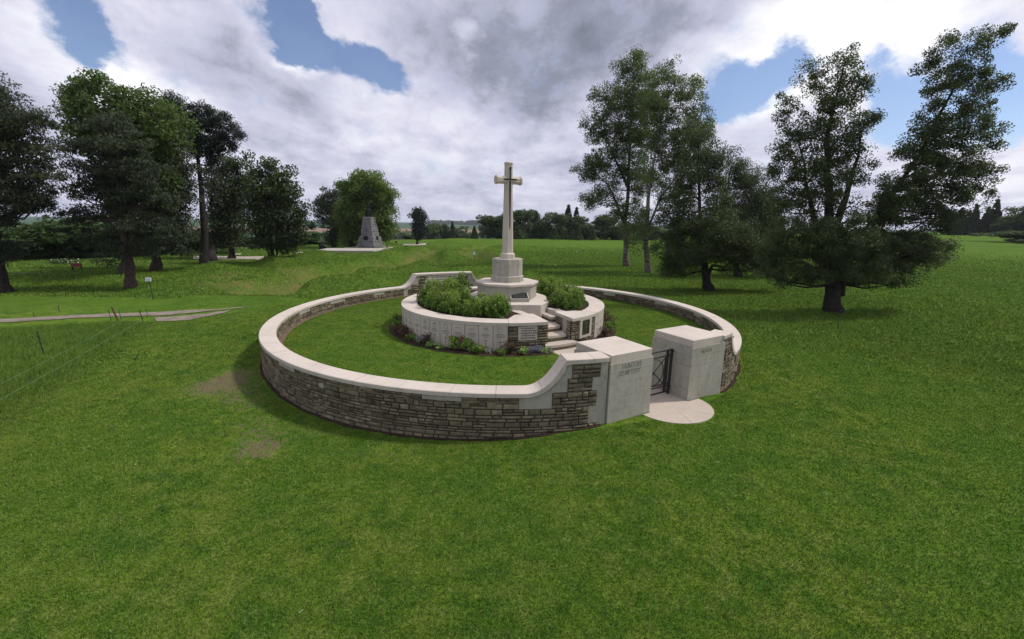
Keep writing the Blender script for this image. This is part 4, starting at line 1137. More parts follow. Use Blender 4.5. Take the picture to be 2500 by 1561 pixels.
tree('birch_tree', 'tall birch with mottled trunk, the right of the two slender birches right of the cross', 'tree', f2,
     [(1527, 565, 0), (1533, 470, 0), (1545, 390, 0), (1565, 290, 0), (1582, 190, 0)], .27,
     [(1580, 180, 70, 75), (1620, 225, 90, 80), (1640, 195, 30, 40), (1560, 250, 110, 100), (1650, 290, 80, 80), (1600, 320, 130, 100), (1570, 400, 120, 90, .8), (1640, 370, 100, 90), (1520, 540, 70, 75), (1590, 460, 90, 80), (1670, 300, 40, 50), (1550, 590, 50, 30), (1500, 590, 40, 30)],
     L_BIRCH, M_BIRCH, 33, Y2, clumps_per_m3=2.6, cnt=95, sig=.24, size=.12, group='birch trees', extra_stems=[[(1528, 560, 0), (1560, 470, 0), (1610, 400, 0), (1640, 300, 0)]], up=.6, limbs=110, drop=.8, flare=1.35)
f3 = foot(1745, 655); Y3 = f3[1]
tree('sallow_tree', 'dark bushy tree with a pointed top, standing behind the short crooked-branched tree', 'tree', f3,
     [(1735, 600, 0), (1710, 520, 0), (1722, 440, 0), (1735, 370, 0)], .28,
     [(1735, 375, 50, 60), (1755, 420, 80, 80), (1790, 460, 90, 80), (1715, 470, 60, 80), (1760, 520, 130, 110), (1820, 520, 90, 110), (1790, 590, 120, 90), (1700, 560, 90, 90)],
     L_CYP, M_BARKD, 41, Y3, clumps_per_m3=4, cnt=150, sig=.26, size=.10, group='dark bushy trees on the right', extra_stems=[[(1735, 600, 0), (1700, 510, 0), (1718, 430, 0)], [(1738, 600, 0), (1780, 520, 0), (1800, 460, 0)]])
f4 = foot(1675, 687); Y4 = f4[1]
tree('sallow_tree', 'dark bushy tree with one low crooked bare branch, right of the birches', 'tree', f4,
     [(1668, 640, 0), (1662, 590, 0), (1655, 500, 0), (1650, 400, 0), (1652, 310, 0)], .30,
     [(1652, 325, 60, 60), (1665, 375, 90, 80), (1640, 430, 80, 90), (1690, 440, 60, 80), (1605, 520, 95, 100), (1590, 590, 85, 80), (1610, 635, 90, 40), (1670, 560, 120, 120, -.4), (1730, 570, 110, 110), (1700, 500, 80, 70), (1780, 600, 110, 80), (1820, 630, 90, 55), (1740, 635, 60, 30), (1640, 600, 70, 70, -1)],
     L_SALLOW, M_BARKD, 43, Y4, clumps_per_m3=5, cnt=165, sig=.23, size=.095, group='dark bushy trees on the right', extra_stems=[[(1672, 655, 0), (1685, 628, 0), (1712, 632, -.2), (1735, 618, -.2)], [(1664, 600, 0), (1690, 520, 0), (1700, 430, 0)]], flare=1.45, drop=.85)
f5 = foot(1968, 738); Y5 = f5[1]
tree('leaning_tree', 'huge dark tree split into an upright half and a half leaning right', 'tree', f5,
     [(1970, 690, 0), (1972, 640, 0), (1966, 540, 0), (1960, 438, 0), (1954, 330, 0), (1975, 240, 0), (1998, 150, 0)], .40,
     [(2000, 150, 70, 75), (1922, 175, 65, 65), (1945, 215, 70, 70), (2025, 210, 80, 80), (1965, 255, 100, 80), (1870, 240, 65, 55), (1850, 285, 40, 60), (2035, 280, 70, 80), (2065, 280, 35, 30), (1930, 300, 90, 80), (1870, 330, 80, 80), (1990, 345, 120, 80), (2020, 400, 90, 90), (1925, 390, 110, 90),
      (1850, 400, 80, 100), (1960, 460, 130, 90, -.5), (1870, 480, 110, 90), (1900, 555, 150, 110, -.6), (1845, 590, 110, 90), (1990, 560, 150, 120, -1), (2070, 570, 150, 120, .2), (1930, 630, 150, 75, -.8), (2020, 630, 160, 75, -.6), (2130, 600, 150, 110, .3), (2100, 500, 110, 80), (2200, 590, 110, 60, .8), (2255, 590, 60, 45, .8), (2210, 620, 70, 40), (2125, 655, 90, 40),
      (1880, 660, 100, 45), (1830, 645, 70, 50), (2060, 660, 90, 35),
      (2365, 85, 50, 50), (2325, 105, 80, 65), (2240, 110, 80, 60), (2290, 160, 120, 80), (2205, 165, 65, 70), (2345, 185, 70, 80), (2240, 220, 110, 80), (2310, 250, 110, 80), (2200, 285, 80, 70), (2270, 310, 140, 80), (2340, 330, 60, 80), (2170, 350, 90, 80), (2250, 380, 140, 80), (2325, 410, 80, 80), (2190, 440, 130, 90), (2280, 460, 130, 70), (2130, 470, 90, 90), (2220, 510, 130, 80), (2165, 400, 80, 80), (2195, 330, 70, 80), (2100, 440, 60, 70)],
     L_SALLOW, M_BARKD, 47, Y5, clumps_per_m3=9, cnt=150, sig=.165, size=.082, depth=.75, group=None,
     extra_stems=[[(1985, 700, 0), (2010, 610, 0), (2071, 514, .2), (2119, 447, .3), (2177, 365, .3), (2234, 250, .4), (2273, 173, .4), (2330, 90, .5)], [(1964, 640, 0), (1930, 540, 0), (1905, 430, 0), (1885, 300, 0)], [(1966, 560, 0), (2000, 470, 0), (2030, 370, 0), (2035, 250, 0)], [(2120, 447, .3), (2190, 420, .5), (2280, 400, .6)]],
     flare=1.2, limbs=260, drop=.85, dens=1.75)

# ------------------------------------------------------------------ trees on the left
f = foot(0, 692); tree('spruce_tree', 'massive very dark spruce cut by the left edge of the picture', 'tree', f, [(-12, 620, 0), (-18, 520, 0), (-25, 400, 0), (-30, 250, 0), (-30, 150, 0)], .42,
     [(-30, 215, 110, 90), (0, 240, 60, 80), (40, 285, 110, 70), (-20, 320, 130, 120), (90, 285, 90, 50), (60, 350, 120, 80), (-10, 420, 140, 120), (80, 400, 90, 70), (50, 470, 130, 70), (-20, 510, 120, 90), (95, 470, 70, 60), (-10, 590, 110, 80), (120, 430, 60, 60)],
     L_SPRUCE, M_BARKD, 51, f[1], clumps_per_m3=6, cnt=90, sig=.21, size=.14, group='dark conifers on the left', flat=.45, up=1.0, drop=1, limbs=120, aspect=.34, dens=1.9)
f = foot(312, 680); tree('spruce_tree', 'ragged dark spruce with thick bare lower trunk, behind the small white sign', 'tree', f, [(303, 610, 0), (288, 520, 0), (280, 430, 0), (270, 330, 0), (262, 270, 0)], .27,
     [(255, 300, 110, 70), (200, 350, 110, 60), (300, 350, 130, 70), (230, 400, 130, 60), (330, 410, 130, 70), (190, 450, 100, 50), (270, 460, 140, 70), (370, 470, 90, 60), (200, 510, 110, 50), (320, 530, 130, 60), (250, 560, 100, 50), (380, 545, 80, 60), (262, 615, 50, 55, -.6), (350, 590, 80, 45), (290, 580, 60, 40)],
     L_SPRUCE, M_BARK, 53, f[1], clumps_per_m3=4.6, cnt=85, sig=.23, size=.15, group='dark conifers on the left', flat=.45, up=1.0, drop=1, limbs=150, aspect=.34, flare=1.25, dens=1.7)
f = foot(300, 648); tree('maple_tree', 'fresh green broadleaf crown rising above the ragged dark spruce', 'tree', f, [(298, 560, 0), (290, 450, 0), (270, 330, 0), (250, 230, 0)], .34,
     [(235, 200, 80, 45), (195, 215, 70, 55), (180, 240, 60, 50), (275, 225, 90, 50), (330, 245, 70, 55), (350, 230, 40, 30), (230, 265, 140, 70), (310, 290, 140, 80), (200, 300, 90, 70), (260, 340, 160, 90), (350, 350, 100, 90), (400, 300, 80, 80), (330, 430, 150, 90)],
     L_MAPLE, M_BARK, 55, f[1], clumps_per_m3=3, cnt=110, sig=.30, size=.17, extra_stems=[[(290, 450, 0), (330, 340, 0), (340, 260, 0)], [(285, 420, 0), (220, 320, 0), (195, 230, 0)]], drop=.85)
f = foot(370, 640); tree('spruce_tree', 'dark spruce with flared trunk, between the ragged spruce and the tall pine', 'tree', f, [(367, 570, 0), (372, 480, 0), (385, 380, 0), (385, 290, 0)], .29,
     [(385, 290, 60, 50), (390, 320, 90, 70), (365, 360, 110, 80), (410, 385, 80, 80), (380, 440, 130, 80), (415, 470, 70, 70), (370, 510, 120, 70), (400, 540, 90, 60), (350, 570, 90, 60), (415, 590, 60, 45), (330, 440, 100, 90), (320, 380, 90, 80), (300, 500, 90, 80)],
     L_SPRUCE, M_BARK, 57, f[1], clumps_per_m3=2.2, cnt=100, sig=.32, size=.18, group='dark conifers on the left', flat=.5, up=1.0, drop=1, limbs=110, aspect=.4, flare=1.45, dens=2.6)
f = foot(482, 637); tree('pine_tree', 'tall pine with a long bare trunk and rounded dark tufts at its top', 'tree', f, [(484, 580, 0), (478, 480, 0), (470, 390, 0), (464, 330, 0), (468, 270, 0)], .34,
     [(385, 245, 45, 30), (415, 238, 40, 30), (440, 252, 40, 30), (405, 268, 60, 35), (450, 285, 50, 35), (480, 262, 40, 30), (505, 262, 40, 30), (522, 285, 45, 35), (495, 295, 60, 35), (545, 300, 30, 25), (560, 322, 32, 30), (535, 325, 40, 30), (500, 330, 60, 35), (550, 345, 30, 22), (460, 320, 60, 35), (430, 305, 50, 35), (520, 352, 60, 25), (480, 360, 60, 28), (440, 345, 50, 28), (505, 385, 40, 18), (410, 300, 40, 30)],
     L_PINE, M_BARKD, 59, f[1], clumps_per_m3=9, cnt=120, sig=.19, size=.14, flat=.8, up=-.3, drop=1, limbs=60, aspect=.3, flare=1.25, shell=.4, dens=2.6)
f = foot(505, 618); tree('cypress_tree', 'dark conifer behind the tall pine trunk', 'tree', f, [(503, 560, 0), (500, 470, 0), (500, 390, 0)], .3,
     [(508, 405, 60, 50), (512, 440, 60, 70), (525, 460, 70, 80), (515, 510, 70, 80), (530, 400, 50, 50), (510, 560, 90, 60), (540, 480, 60, 70)], L_SPRUCE, M_BARKD, 61, f[1] + 2, clumps_per_m3=1.2, cnt=110, sig=.42, size=.22, group='dark conifers on the left', up=.8, aspect=.4, limbs=50)
f = foot(548, 613); tree('cypress_tree', 'narrow bright-edged cypress on twin trunks beside pale paving', 'tree', f, [(545, 585, 0), (542, 500, 0), (545, 410, 0)], .26,
     [(548, 395, 60, 50), (555, 440, 70, 80), (540, 490, 75, 80), (548, 545, 70, 80), (585, 430, 45, 70), (575, 385, 35, 40)], L_CYP, M_BARKD, 63, f[1], clumps_per_m3=1.7, cnt=110, sig=.36, size=.20, group='dark conifers on the left', extra_stems=[[(556, 612, 0), (552, 585, 0), (556, 520, 0)]], limbs=40)
f = foot(648, 617); tree('cypress_tree', 'broad rounded dark cypress on three splayed stems, left of the granite memorial', 'tree', f, [(642, 590, 0), (640, 520, 0), (645, 420, 0)], .22,
     [(600, 410, 45, 40), (625, 400, 60, 45), (655, 425, 80, 60), (610, 450, 60, 70), (640, 470, 90, 90), (685, 470, 50, 80), (660, 530, 100, 90), (610, 520, 60, 90), (695, 525, 45, 90), (640, 575, 70, 50), (690, 585, 40, 50), (712, 500, 22, 40), (716, 540, 16, 60), (670, 560, 70, 60)],
     L_CYP, M_BARKD, 65, f[1], clumps_per_m3=1.8, cnt=120, sig=.34, size=.20, group='dark conifers on the left', extra_stems=[[(652, 617, 0), (657, 585, 0), (670, 520, 0)], [(640, 617, 0), (632, 588, 0), (620, 520, 0)]], limbs=60)
f = foot(790, 585); tree('pine_tree', 'dark pine beside the round green tree, behind the reclining bronze lion', 'tree', f, [(795, 560, 0), (780, 500, 0), (778, 455, 0)], .3,
     [(778, 460, 40, 25), (755, 480, 30, 30), (745, 510, 20, 25), (740, 535, 20, 12), (775, 490, 45, 40), (795, 480, 30, 60), (800, 530, 50, 90), (785, 560, 40, 50), (765, 520, 30, 30)], L_SPRUCE, M_BARKD, 67, f[1], clumps_per_m3=1.6, cnt=110, sig=.42, size=.26, limbs=30, aspect=.4)
f = foot(872, 588); tree('maple_tree', 'round bright green broadleaf tree behind the granite memorial', 'tree', f, [(868, 560, 0), (862, 500, 0), (860, 440, 0)], .38,
     [(850, 430, 60, 45), (885, 430, 50, 45), (820, 450, 45, 45), (905, 460, 50, 50), (860, 465, 80, 60), (830, 490, 60, 60), (912, 500, 40, 60), (880, 510, 80, 60), (840, 535, 70, 55), (910, 545, 40, 50), (870, 550, 70, 40), (812, 520, 40, 50), (825, 570, 40, 30)],
     L_MAPLE2, M_BARK, 69, f[1], clumps_per_m3=1.1, cnt=130, sig=.46, size=.28, limbs=40, drop=.9)
f = foot(987, 578); tree('pine_tree', 'small lone dark pine on the skyline left of the cross', 'tree', f, [(986, 560, 0), (988, 530, 0), (992, 500, 0)], .2,
     [(993, 500, 26, 20), (983, 512, 22, 18), (996, 520, 30, 20), (988, 535, 30, 22), (998, 545, 26, 20), (985, 555, 22, 20)], L_PINE, M_BARKD, 71, f[1], clumps_per_m3=3, cnt=110, sig=.42, size=.30, limbs=20, aspect=.5)

# ------------------------------------------------------------------ trees farther off: a few kinds, then copies
def proto(name, kind, seed, leafm, Rr=1.0):
    "a tree of unit height 1 at the origin, built in local space"
    r_ = np.random.default_rng(seed); root = empty(name, (0, 0, 0))
    mb = MB(); mb.tube([(0, 0, -.05), (0, 0, .2), (.01, .01, .6), (0, 0, .85)], [.028, .022, .014, .005], 6)
    if kind == 'con':
        K_ = 420; z = r_.uniform(.06, 1, K_); rad = (1 - z) ** .85 * .26 * np.sqrt(r_.uniform(.2, 1, K_)); a = r_.uniform(0, 6.28, K_)
        c = np.stack([rad * np.cos(a), rad * np.sin(a), z], -1); c[:8] = [(0, 0, .9 + .012 * i) for i in range(8)]; sg = .030 * (1.15 - z); cnt = 28; sz = .042
    else:
        c = []
        for i in range(17):
            zc = r_.uniform(.22, .84); q = np.array([r_.normal(0, .13), r_.normal(0, .13), zc]); rr = r_.uniform(.13, .2)
            u = r_.normal(0, 1, (24, 3)); u /= np.linalg.norm(u, axis=1, keepdims=True); c.append(q + u * rr * r_.uniform(.5, 1, (24, 1)) ** .5)
        for i in range(5):
            q = np.array([r_.normal(0, .15), r_.normal(0, .15), .15]); u = r_.normal(0, 1, (16, 3)); u /= np.linalg.norm(u, axis=1, keepdims=True); c.append(q + u * .12)
        c = np.concatenate(c); c[:, 2] = np.clip(c[:, 2], .03, 1.02); sg = .030; cnt = 26; sz = .042
    for i in r_.choice(len(c), 24): mb.tube([(0, 0, max(.1, c[i][2] * .6)), c[i]], [.008, .003], 4, cap=False)
    mb.build('trunk', M_BARKD, root, True, world=False)
    o = link('crown', leaf_mesh('crown', c, cnt, sg, sz, seed + 5), leafm, root, False); return root
def clone(root):
    r_ = root.copy(); COL.objects.link(r_)
    for ch in root.children:
        c = ch.copy(); COL.objects.link(c); c.parent = r_
    return r_
PR = {'b0': proto('broadleaf_tree', 'brd', 101, L_WOOD), 'b1': proto('broadleaf_tree', 'brd', 102, L_WOOD), 'b2': proto('broadleaf_tree', 'brd', 103, L_WOOD), 'h': proto('hedge_tree', 'brd', 104, L_HEDGE), 'h1': proto('hedge_tree', 'brd', 105, L_HEDGE),
      'c0': proto('conifer_tree', 'con', 106, L_WOOD), 'c1': proto('conifer_tree', 'con', 107, L_SPRUCE)}
USED = set()
def put(kind, px, top, w, Y, label, cat='tree', group=None, bury=0.0, wm=1.0):
    "px centre, top pixel row, width in pixels, at depth Y, standing on the ground there"
    P = at(px, top, Y); g = float(height(P[0], P[1])) - bury; h = P[2] - g
    root = PR[kind]
    if kind in USED: root = clone(root)
    USED.add(kind)
    nat = .62 if kind[0] in 'bh' else .48
    s = mpp(P); sx = w * s / nat * wm
    root.location = (P[0], P[1], g); root.scale = (sx, sx, h); root.rotation_euler = (0, 0, rnd.uniform(0, 6.28))
    tag(root, label, cat, group); return root
ORD = ['first', 'second', 'third', 'fourth', 'fifth', 'sixth', 'seventh', 'eighth', 'ninth', 'tenth', 'eleventh', 'twelfth', 'thirteenth', 'fourteenth', 'fifteenth', 'sixteenth']
g_ = 'trees of the far wood behind the cross'
wood = [('b0', 1157, 508, 46, 112), ('b1', 1182, 510, 46, 114), ('b2', 1207, 512, 46, 110), ('b0', 1231, 494, 52, 110), ('b1', 1262, 497, 44, 115), ('b2', 1289, 497, 50, 112), ('b0', 1322, 505, 44, 110), ('c1', 1345, 485, 40, 118), ('c1', 1364, 491, 36, 119), ('b1', 1374, 512, 44, 112), ('b2', 1388, 528, 26, 110)]
for k, (kd, x, t, w, Y) in enumerate(wood):
    lab = (f'{ORD[k]} tree from the left in the wood beyond the cross' if kd[0] != 'c' else ('left' if x < 1350 else 'right') + ' of two pointed spruces above the wood beyond the cross')
    put(kd, x, t, w, Y, lab, 'tree', g_)
for k, (x, t, w, Y) in enumerate(((1312, 538, 26, 106), (1338, 545, 22, 106), (1354, 543, 20, 106), (1369, 540, 22, 106), (1404, 540, 18, 106), (1225, 540, 24, 106))):
    put('c0', x, t, w, Y, ['small pale conifer in front of the wood, %s from the left' % ORD[i] for i in (1, 2, 3, 4, 5, 0)][k], 'tree', 'small conifers in front of the far wood')
for k, (x, t, w, Y) in enumerate(((1428, 508, 60, 112), (1462, 520, 46, 114), (1500, 528, 54, 110), (1545, 535, 50, 108), (1590, 540, 50, 110))):
    put(('b1', 'b2', 'b0')[k % 3], x, t, w, Y, f'{ORD[k]} tree of the far row seen behind the birch trunks', 'tree', 'far row behind the birches')
for k, (kd, x, t, w, Y, b) in enumerate((('b0', 1030, 527, 44, 135, 1), ('b1', 1052, 529, 30, 138, 1), ('c1', 1070, 524, 26, 136, 1), ('b2', 1090, 531, 36, 138, 1), ('c0', 1122, 535, 22, 118, 0), ('b1', 1012, 540, 24, 135, 1), ('b0', 967, 555, 34, 105, 0))):
    put(kd, x, t, w, Y, ('small pointed conifer standing alone between two groups of far trees', 'small round tree below the brown field, left of the lone pine')[k - 4 if k == 4 else 1] if k in (4, 6) else f'{ORD[{5: 0, 0: 1, 1: 2, 2: 3, 3: 4}[k]]} tree of the dark clump right of the lone pine', 'tree', 'far trees right of the lone pine', b)
for k, (kd, x, t, w, Y) in enumerate((('c1', 2278, 492, 40, 108), ('c1', 2312, 484, 34, 106), ('c0', 2340, 490, 30, 106), ('c1', 2362, 472, 40, 104), ('b2', 2408, 480, 60, 100), ('c1', 2296, 498, 30, 106), ('b1', 2250, 510, 50, 110), ('c1', 2440, 476, 44, 98))):
    put(kd, x, t, w, Y, ['spruce half hidden by the leaning tree at the far right', 'tall spruce left of the notch in the far right row', 'short spruce in the notch of the far right row', 'tallest pointed spruce of the far right row', 'broad rounded dark tree near the right edge', 'thin spruce squeezed between two taller ones at far right', 'low broadleaf tree just right of the leaning crown', 'spruce cut by the right edge of the picture'][k], 'tree', 'far row at the right edge')
put('h', 2408, 545, 90, 74, 'low rounded dark bush below the row of spruces at the right edge', 'bush')
hd = [(-60, 520, 130, 34), (25, 535, 120, 35), (95, 528, 110, 36), (165, 512, 130, 37), (235, 530, 110, 38), (300, 540, 110, 40), (360, 535, 120, 42), (430, 545, 110, 44), (490, 550, 100, 48), (590, 560, 70, 62), (690, 560, 70, 66), (725, 548, 60, 70), (750, 572, 50, 70), (620, 575, 60, 60), (930, 575, 30, 80)]
for k, (x, t, w, Y) in enumerate(hd):
    put('h' if k % 2 else 'h1', x, t, w, Y, [f'{ORD[i]} leafy tree from the left in the low green belt behind the spruces' for i in range(15)][k] if k < 14 else 'small round bush behind the granite memorial on its right', 'tree' if k < 14 else 'bush', 'green belt on the left', .2, 1.05)
def flowering(px, py, w, h, Y, label):
    P = at(px, py, Y); s = mpp(P); r_ = np.random.default_rng(int(px))
    root = empty('flowering_bush', (P[0], P[1], P[2]), 0, label, 'bush')
    c = r_.normal(0, 1, (40, 3)) * [w * s / 4, w * s / 4, h * s / 4] + P + [0, 0, h * s / 3]
    link('foliage', leaf_mesh('foliage', c, 40, .2, .2, 3), L_HEDGE, root); link('blossom', leaf_mesh('blossom', c + [0, -.15, .1], 4, .22, .10, 4), L_WHITE, root)
flowering(588, 602, 20, 12, 55, 'small bush with white blossom right of the twin-trunked cypress')
flowering(160, 630, 34, 8, 32.5, 'low pale blossoming bush at the foot of the green belt, left of the red board')

# tree lines on the skyline of the far hill: no single tree can be told apart
def far_line(a, b, Y, hgt, seed):
    r_ = np.random.default_rng(seed); P, Q = at(a[0], a[1], Y), at(b[0], b[1], Y)
    n = 70; c = []
    for k in range(n):
        p = P + (Q - P) * (k + r_.uniform(-.3, .3)) / n; g = float(height(p[0], p[1])); hh = hgt * r_.uniform(.7, 1.2)
        for j in range(9): c.append([p[0] + r_.normal(0, 3), p[1] + r_.normal(0, 5), g + hh * r_.uniform(0, 1)])
    return np.array(c)
cc = np.concatenate([far_line((1012, 530), (1098, 530), 1450, 9, 1), far_line((1104, 528), (1142, 528), 1400, 11, 2), far_line((905, 556), (1100, 556), 330, 3.5, 3)])
tag(link('far_treeline', leaf_mesh('far_treeline', cc, 14, 2.2, 4.0, 9), L_WOOD), 'dark line of trees on the skyline of the far hill', 'treeline', kind='stuff')

# ------------------------------------------------------------------ granite memorial and its paving
def memorial():
    b = foot(877, 590); Ym = b[1]; s = mpp(b); z0 = float(b[2])
    # raised plaza held by a pale kerb wall
    A = at(744, 599.5, Ym - 4.2); z0 = max(z0, A[2])
    zt = z0 + .32
    def pz(px, py): return atz(px, py, zt)[:2]
    mb = MB(); poly = [pz(744, 593), pz(884, 593.5), pz(925, 589), pz(905, 587), pz(775, 587)]
    mb.prism(poly, z0 - .8, zt)
    r0 = empty('memorial_terrace', (*np.mean(poly, axis=0), z0 - .5), 0, 'pale low paved terrace that carries the granite memorial', 'terrace')
    mb.build('paving', M_STONE2, r0)
    c3 = at(877, 587, Ym); c = c3[:2]; s = mpp(c3)
    rz = R(-14); ca, sa = math.cos(rz), math.sin(rz)
    def sq(hw, z): return [(c[0] + ca * x - sa * y, c[1] + sa * x + ca * y, z) for x, y in ((-hw, -hw), (hw, -hw), (hw, hw), (-hw, hw))]
    h = (587 - 518.5) * s; w1, w2, w3 = 55 * s / 2 / 1.32, 46 * s / 2 / 1.32, 25 * s / 2 / 1.32
    root = empty('granite_memorial', (c[0], c[1], zt), rz, 'tapering pyramid memorial of rough grey granite with a bronze figure on top', 'memorial')
    mb = MB(); mb.prism([np.array(p[:2]) for p in sq(w1 * 1.22, 0)], zt - .02, zt + .16); mb.build('base_step', M_GRANITE, root)
    mb = MB(); N_ = 12; r_ = random.Random(4)
    for k in range(N_):
        t0, t1 = k / N_, (k + 1) / N_; low = k < 4
        f0 = (w1 + (w2 - w1) * t0 / .36) if low else (w2 * .86 + (w3 - w2 * .86) * (t0 - .333) / .667)
        f1 = (w1 + (w2 - w1) * t1 / .36) if low else (w2 * .86 + (w3 - w2 * .86) * (t1 - .333) / .667)
        j = r_.uniform(-.02, .02)
        vs = sq(f0 + j + .02, zt + .16 + (h - .16) * t0 + .02) + sq(f1 + j + .02, zt + .16 + (h - .16) * t1 - .03) + sq(f1 + j - .07, zt + .16 + (h - .16) * t1 + .02)
        mb.add(vs, [(0, 3, 2, 1)] + [(i, (i + 1) % 4, 4 + (i + 1) % 4, 4 + i) for i in range(4)] + [(4 + i, 4 + (i + 1) % 4, 8 + (i + 1) % 4, 8 + i) for i in range(4)] + [(8, 9, 10, 11)])
    mb.build('cairn', M_GRANITE, root)
    mb = MB(); zc = zt + .16 + (h - .16) * .26
    for ang, wd in ((0, .32), (90, .26)):
        n = np.array([math.cos(rz - math.pi / 2 + R(ang)), math.sin(rz - math.pi / 2 + R(ang))]); q = c + n * (w2 * 1.04); mb.box((q[0], q[1], zc), (wd * 2, .12, .62), rz + R(ang))
    mb.build('plaque', M_BRONZE, root)
    # bronze figure: kilted soldier, one leg up on a rock, arm raised
    S = (518.5 - 479) * s / 2.15
    fig = empty('bronze_statue', (c[0], c[1], zt + h), 0, 'bronze statue of a kilted soldier with one raised arm, on the granite memorial', 'statue')
    V = [((0, 0, 1.02), .17), ((0, 0, 1.25), .15), ((-.02, 0, 1.48), .19), ((-.03, 0, 1.6), .07), ((-.05, 0, 1.72), .115), ((-.05, 0, 1.80), .10),
         ((.15, 0, .80), .13), ((.22, .02, .45), .085), ((.26, .02, .1), .06), ((.18, -.02, .04), .05),
         ((-.22, 0, .82), .13), ((-.34, -.02, .62), .09), ((-.30, 0, .32), .065), ((-.38, -.03, .26), .05),
         ((-.20, 0, 1.52), .085), ((-.30, 0, 1.74), .06), ((-.36, 0, 1.98), .045), ((-.38, 0, 2.10), .05),
         ((.18, 0, 1.50), .085), ((.27, -.04, 1.26), .06), ((.18, -.14, 1.12), .045)]
    Ed = [(0, 1), (1, 2), (2, 3), (3, 4), (4, 5), (0, 6), (6, 7), (7, 8), (8, 9), (0, 10), (10, 11), (11, 12), (12, 13), (2, 14), (14, 15), (15, 16), (16, 17), (2, 18), (18, 19), (19, 20)]
    me = bpy.data.meshes.new('figure'); me.from_pydata([tuple(np.array(v) * S) for v, _ in V], Ed, [])
    o = link('figure', me, M_BRONZE, fig, False); md = o.modifiers.new('skin', 'SKIN')
    for sv, (_, r1) in zip(me.skin_vertices[0].data, V): sv.radius = (r1 * S * 1.25, r1 * S * 1.25)
    me.skin_vertices[0].data[0].use_root = True
    o.modifiers.new('sub', 'SUBSURF').levels = 1
    mb = MB(); mb.tube([(0, 0, .66 * S), (0, 0, .85 * S), (0, 0, 1.1 * S)], [.33 * S, .27 * S, .18 * S], 12); mb.build('kilt', M_BRONZE, fig, True, world=False)
    mb = MB(); mb.tube([(-.05 * S, 0, 1.80 * S), (-.05 * S, 0, 1.82 * S), (-.05 * S, 0, 1.9 * S)], [.16 * S, .15 * S, .05 * S], 10); mb.build('helmet', M_BRONZE, fig, True, world=False)
    mb = MB(); mb.tube([(-.30 * S, 0, -.02), (-.32 * S, 0, .15 * S), (-.33 * S, 0, .27 * S)], [.26 * S, .2 * S, .1 * S], 7); mb.box((0, 0, .02), (.75 * S, .6 * S, .06 * S)); mb.build('rock_base', M_BRONZE, fig, world=False)
    # lions
    def lion(px, py, wpx, hpx, Y, label):
        P = at(px, py, Y); s_ = mpp(P); w, hh = wpx * s_, hpx * s_
        r1 = empty('bronze_lion', tuple(P), R(8), label, 'lion statue', 'bronze lions below the memorial')
        V = [((.42, 0, .16), .17), ((.15, 0, .30), .21), ((-.12, 0, .48), .24), ((-.26, 0, .68), .23), ((-.36, 0, .86), .18), ((-.46, 0, .80), .12),
             ((-.34, .12, .22), .12), ((-.36, .14, .05), .09), ((-.48, .14, .04), .07), ((-.34, -.12, .22), .12), ((-.36, -.14, .05), .09), ((-.48, -.14, .04), .07), ((.40, .2, .10), .12), ((.22, .24, .05), .07), ((.40, -.2, .10), .12), ((.22, -.24, .05), .07), ((.58, .05, .06), .04), ((.66, .0, .05), .03)]
        Ed = [(0, 1), (1, 2), (2, 3), (3, 4), (4, 5), (2, 6), (6, 7), (7, 8), (2, 9), (9, 10), (10, 11), (0, 12), (12, 13), (0, 14), (14, 15), (0, 16), (16, 17)]
        me = bpy.data.meshes.new('body'); me.from_pydata([(v[0] * w, v[1] * w, v[2] * hh) for v, _ in V], Ed, [])
        o = link('body', me, M_BRONZE, r1, False); o.modifiers.new('skin', 'SKIN'); 
        for sv, (_, q) in zip(me.skin_vertices[0].data, V): sv.radius = (q * hh * .95, q * hh * .95)
        me.skin_vertices[0].data[0].use_root = True; o.modifiers.new('sub', 'SUBSURF').levels = 1
        mb = MB(); mb.tube([(-.24 * w, 0, .70 * hh), (-.33 * w, 0, .84 * hh), (-.40 * w, 0, .86 * hh)], [.27 * hh, .25 * hh, .12 * hh], 10); mb.build('mane', M_BRONZE, r1, True, world=False)
        return P, s_, w
    def plinth(P, w, d, hh, label):
        r1 = empty('plinth', (P[0], P[1], P[2] - hh), R(8), label, 'plinth', 'pale plinths round the terrace'); mb = MB(); mb.box((0, 0, hh / 2 - .01), (w, d, hh), bevel=.02); mb.build('block', M_PAVE, r1, world=False)
    P, s_, w = lion(765, 592, 23, 20, Ym - 3.5, 'dark bronze lion with raised head at the left corner of the terrace')
    plinth(P, w * 1.5, 1.3, .12, 'low pale plinth under the left lion')
    P, s_, w = lion(835, 584.5, 20, 18, Ym + 2, 'dark bronze lion with raised head beside the granite memorial')
    plinth(P, w * 1.7, 1.3, .5, 'pale block plinth under the lion nearest the memorial')
    for (px, py, w_, hh, Y, lab) in ((727, 601, 1.6, .38, Ym - 5, 'pale block at the left end of the terrace'), (556, 606.5, 1.0, .25, 44.5, 'small pale block on paving beside the twin-trunked cypress')):
        P = at(px, py - 6, Y); plinth(P, w_, .8, hh, lab)
memorial()
def strip(px0, px1, y0, y1, name='paving'):
    a, b, c, d = foot(px0, y1), foot(px1, y1), foot(px1 + 2, y0), foot(px0 + 4, y0)
    drape(name, [a, b], [d, c], M_PAVE, .05, 8)
strip(655, 795, 603.5, 606.5); strip(455, 622, 607.5, 613.5); strip(952, 1006, 577.5, 580.5); strip(700, 745, 597, 601); strip(876, 928, 585, 587.5)

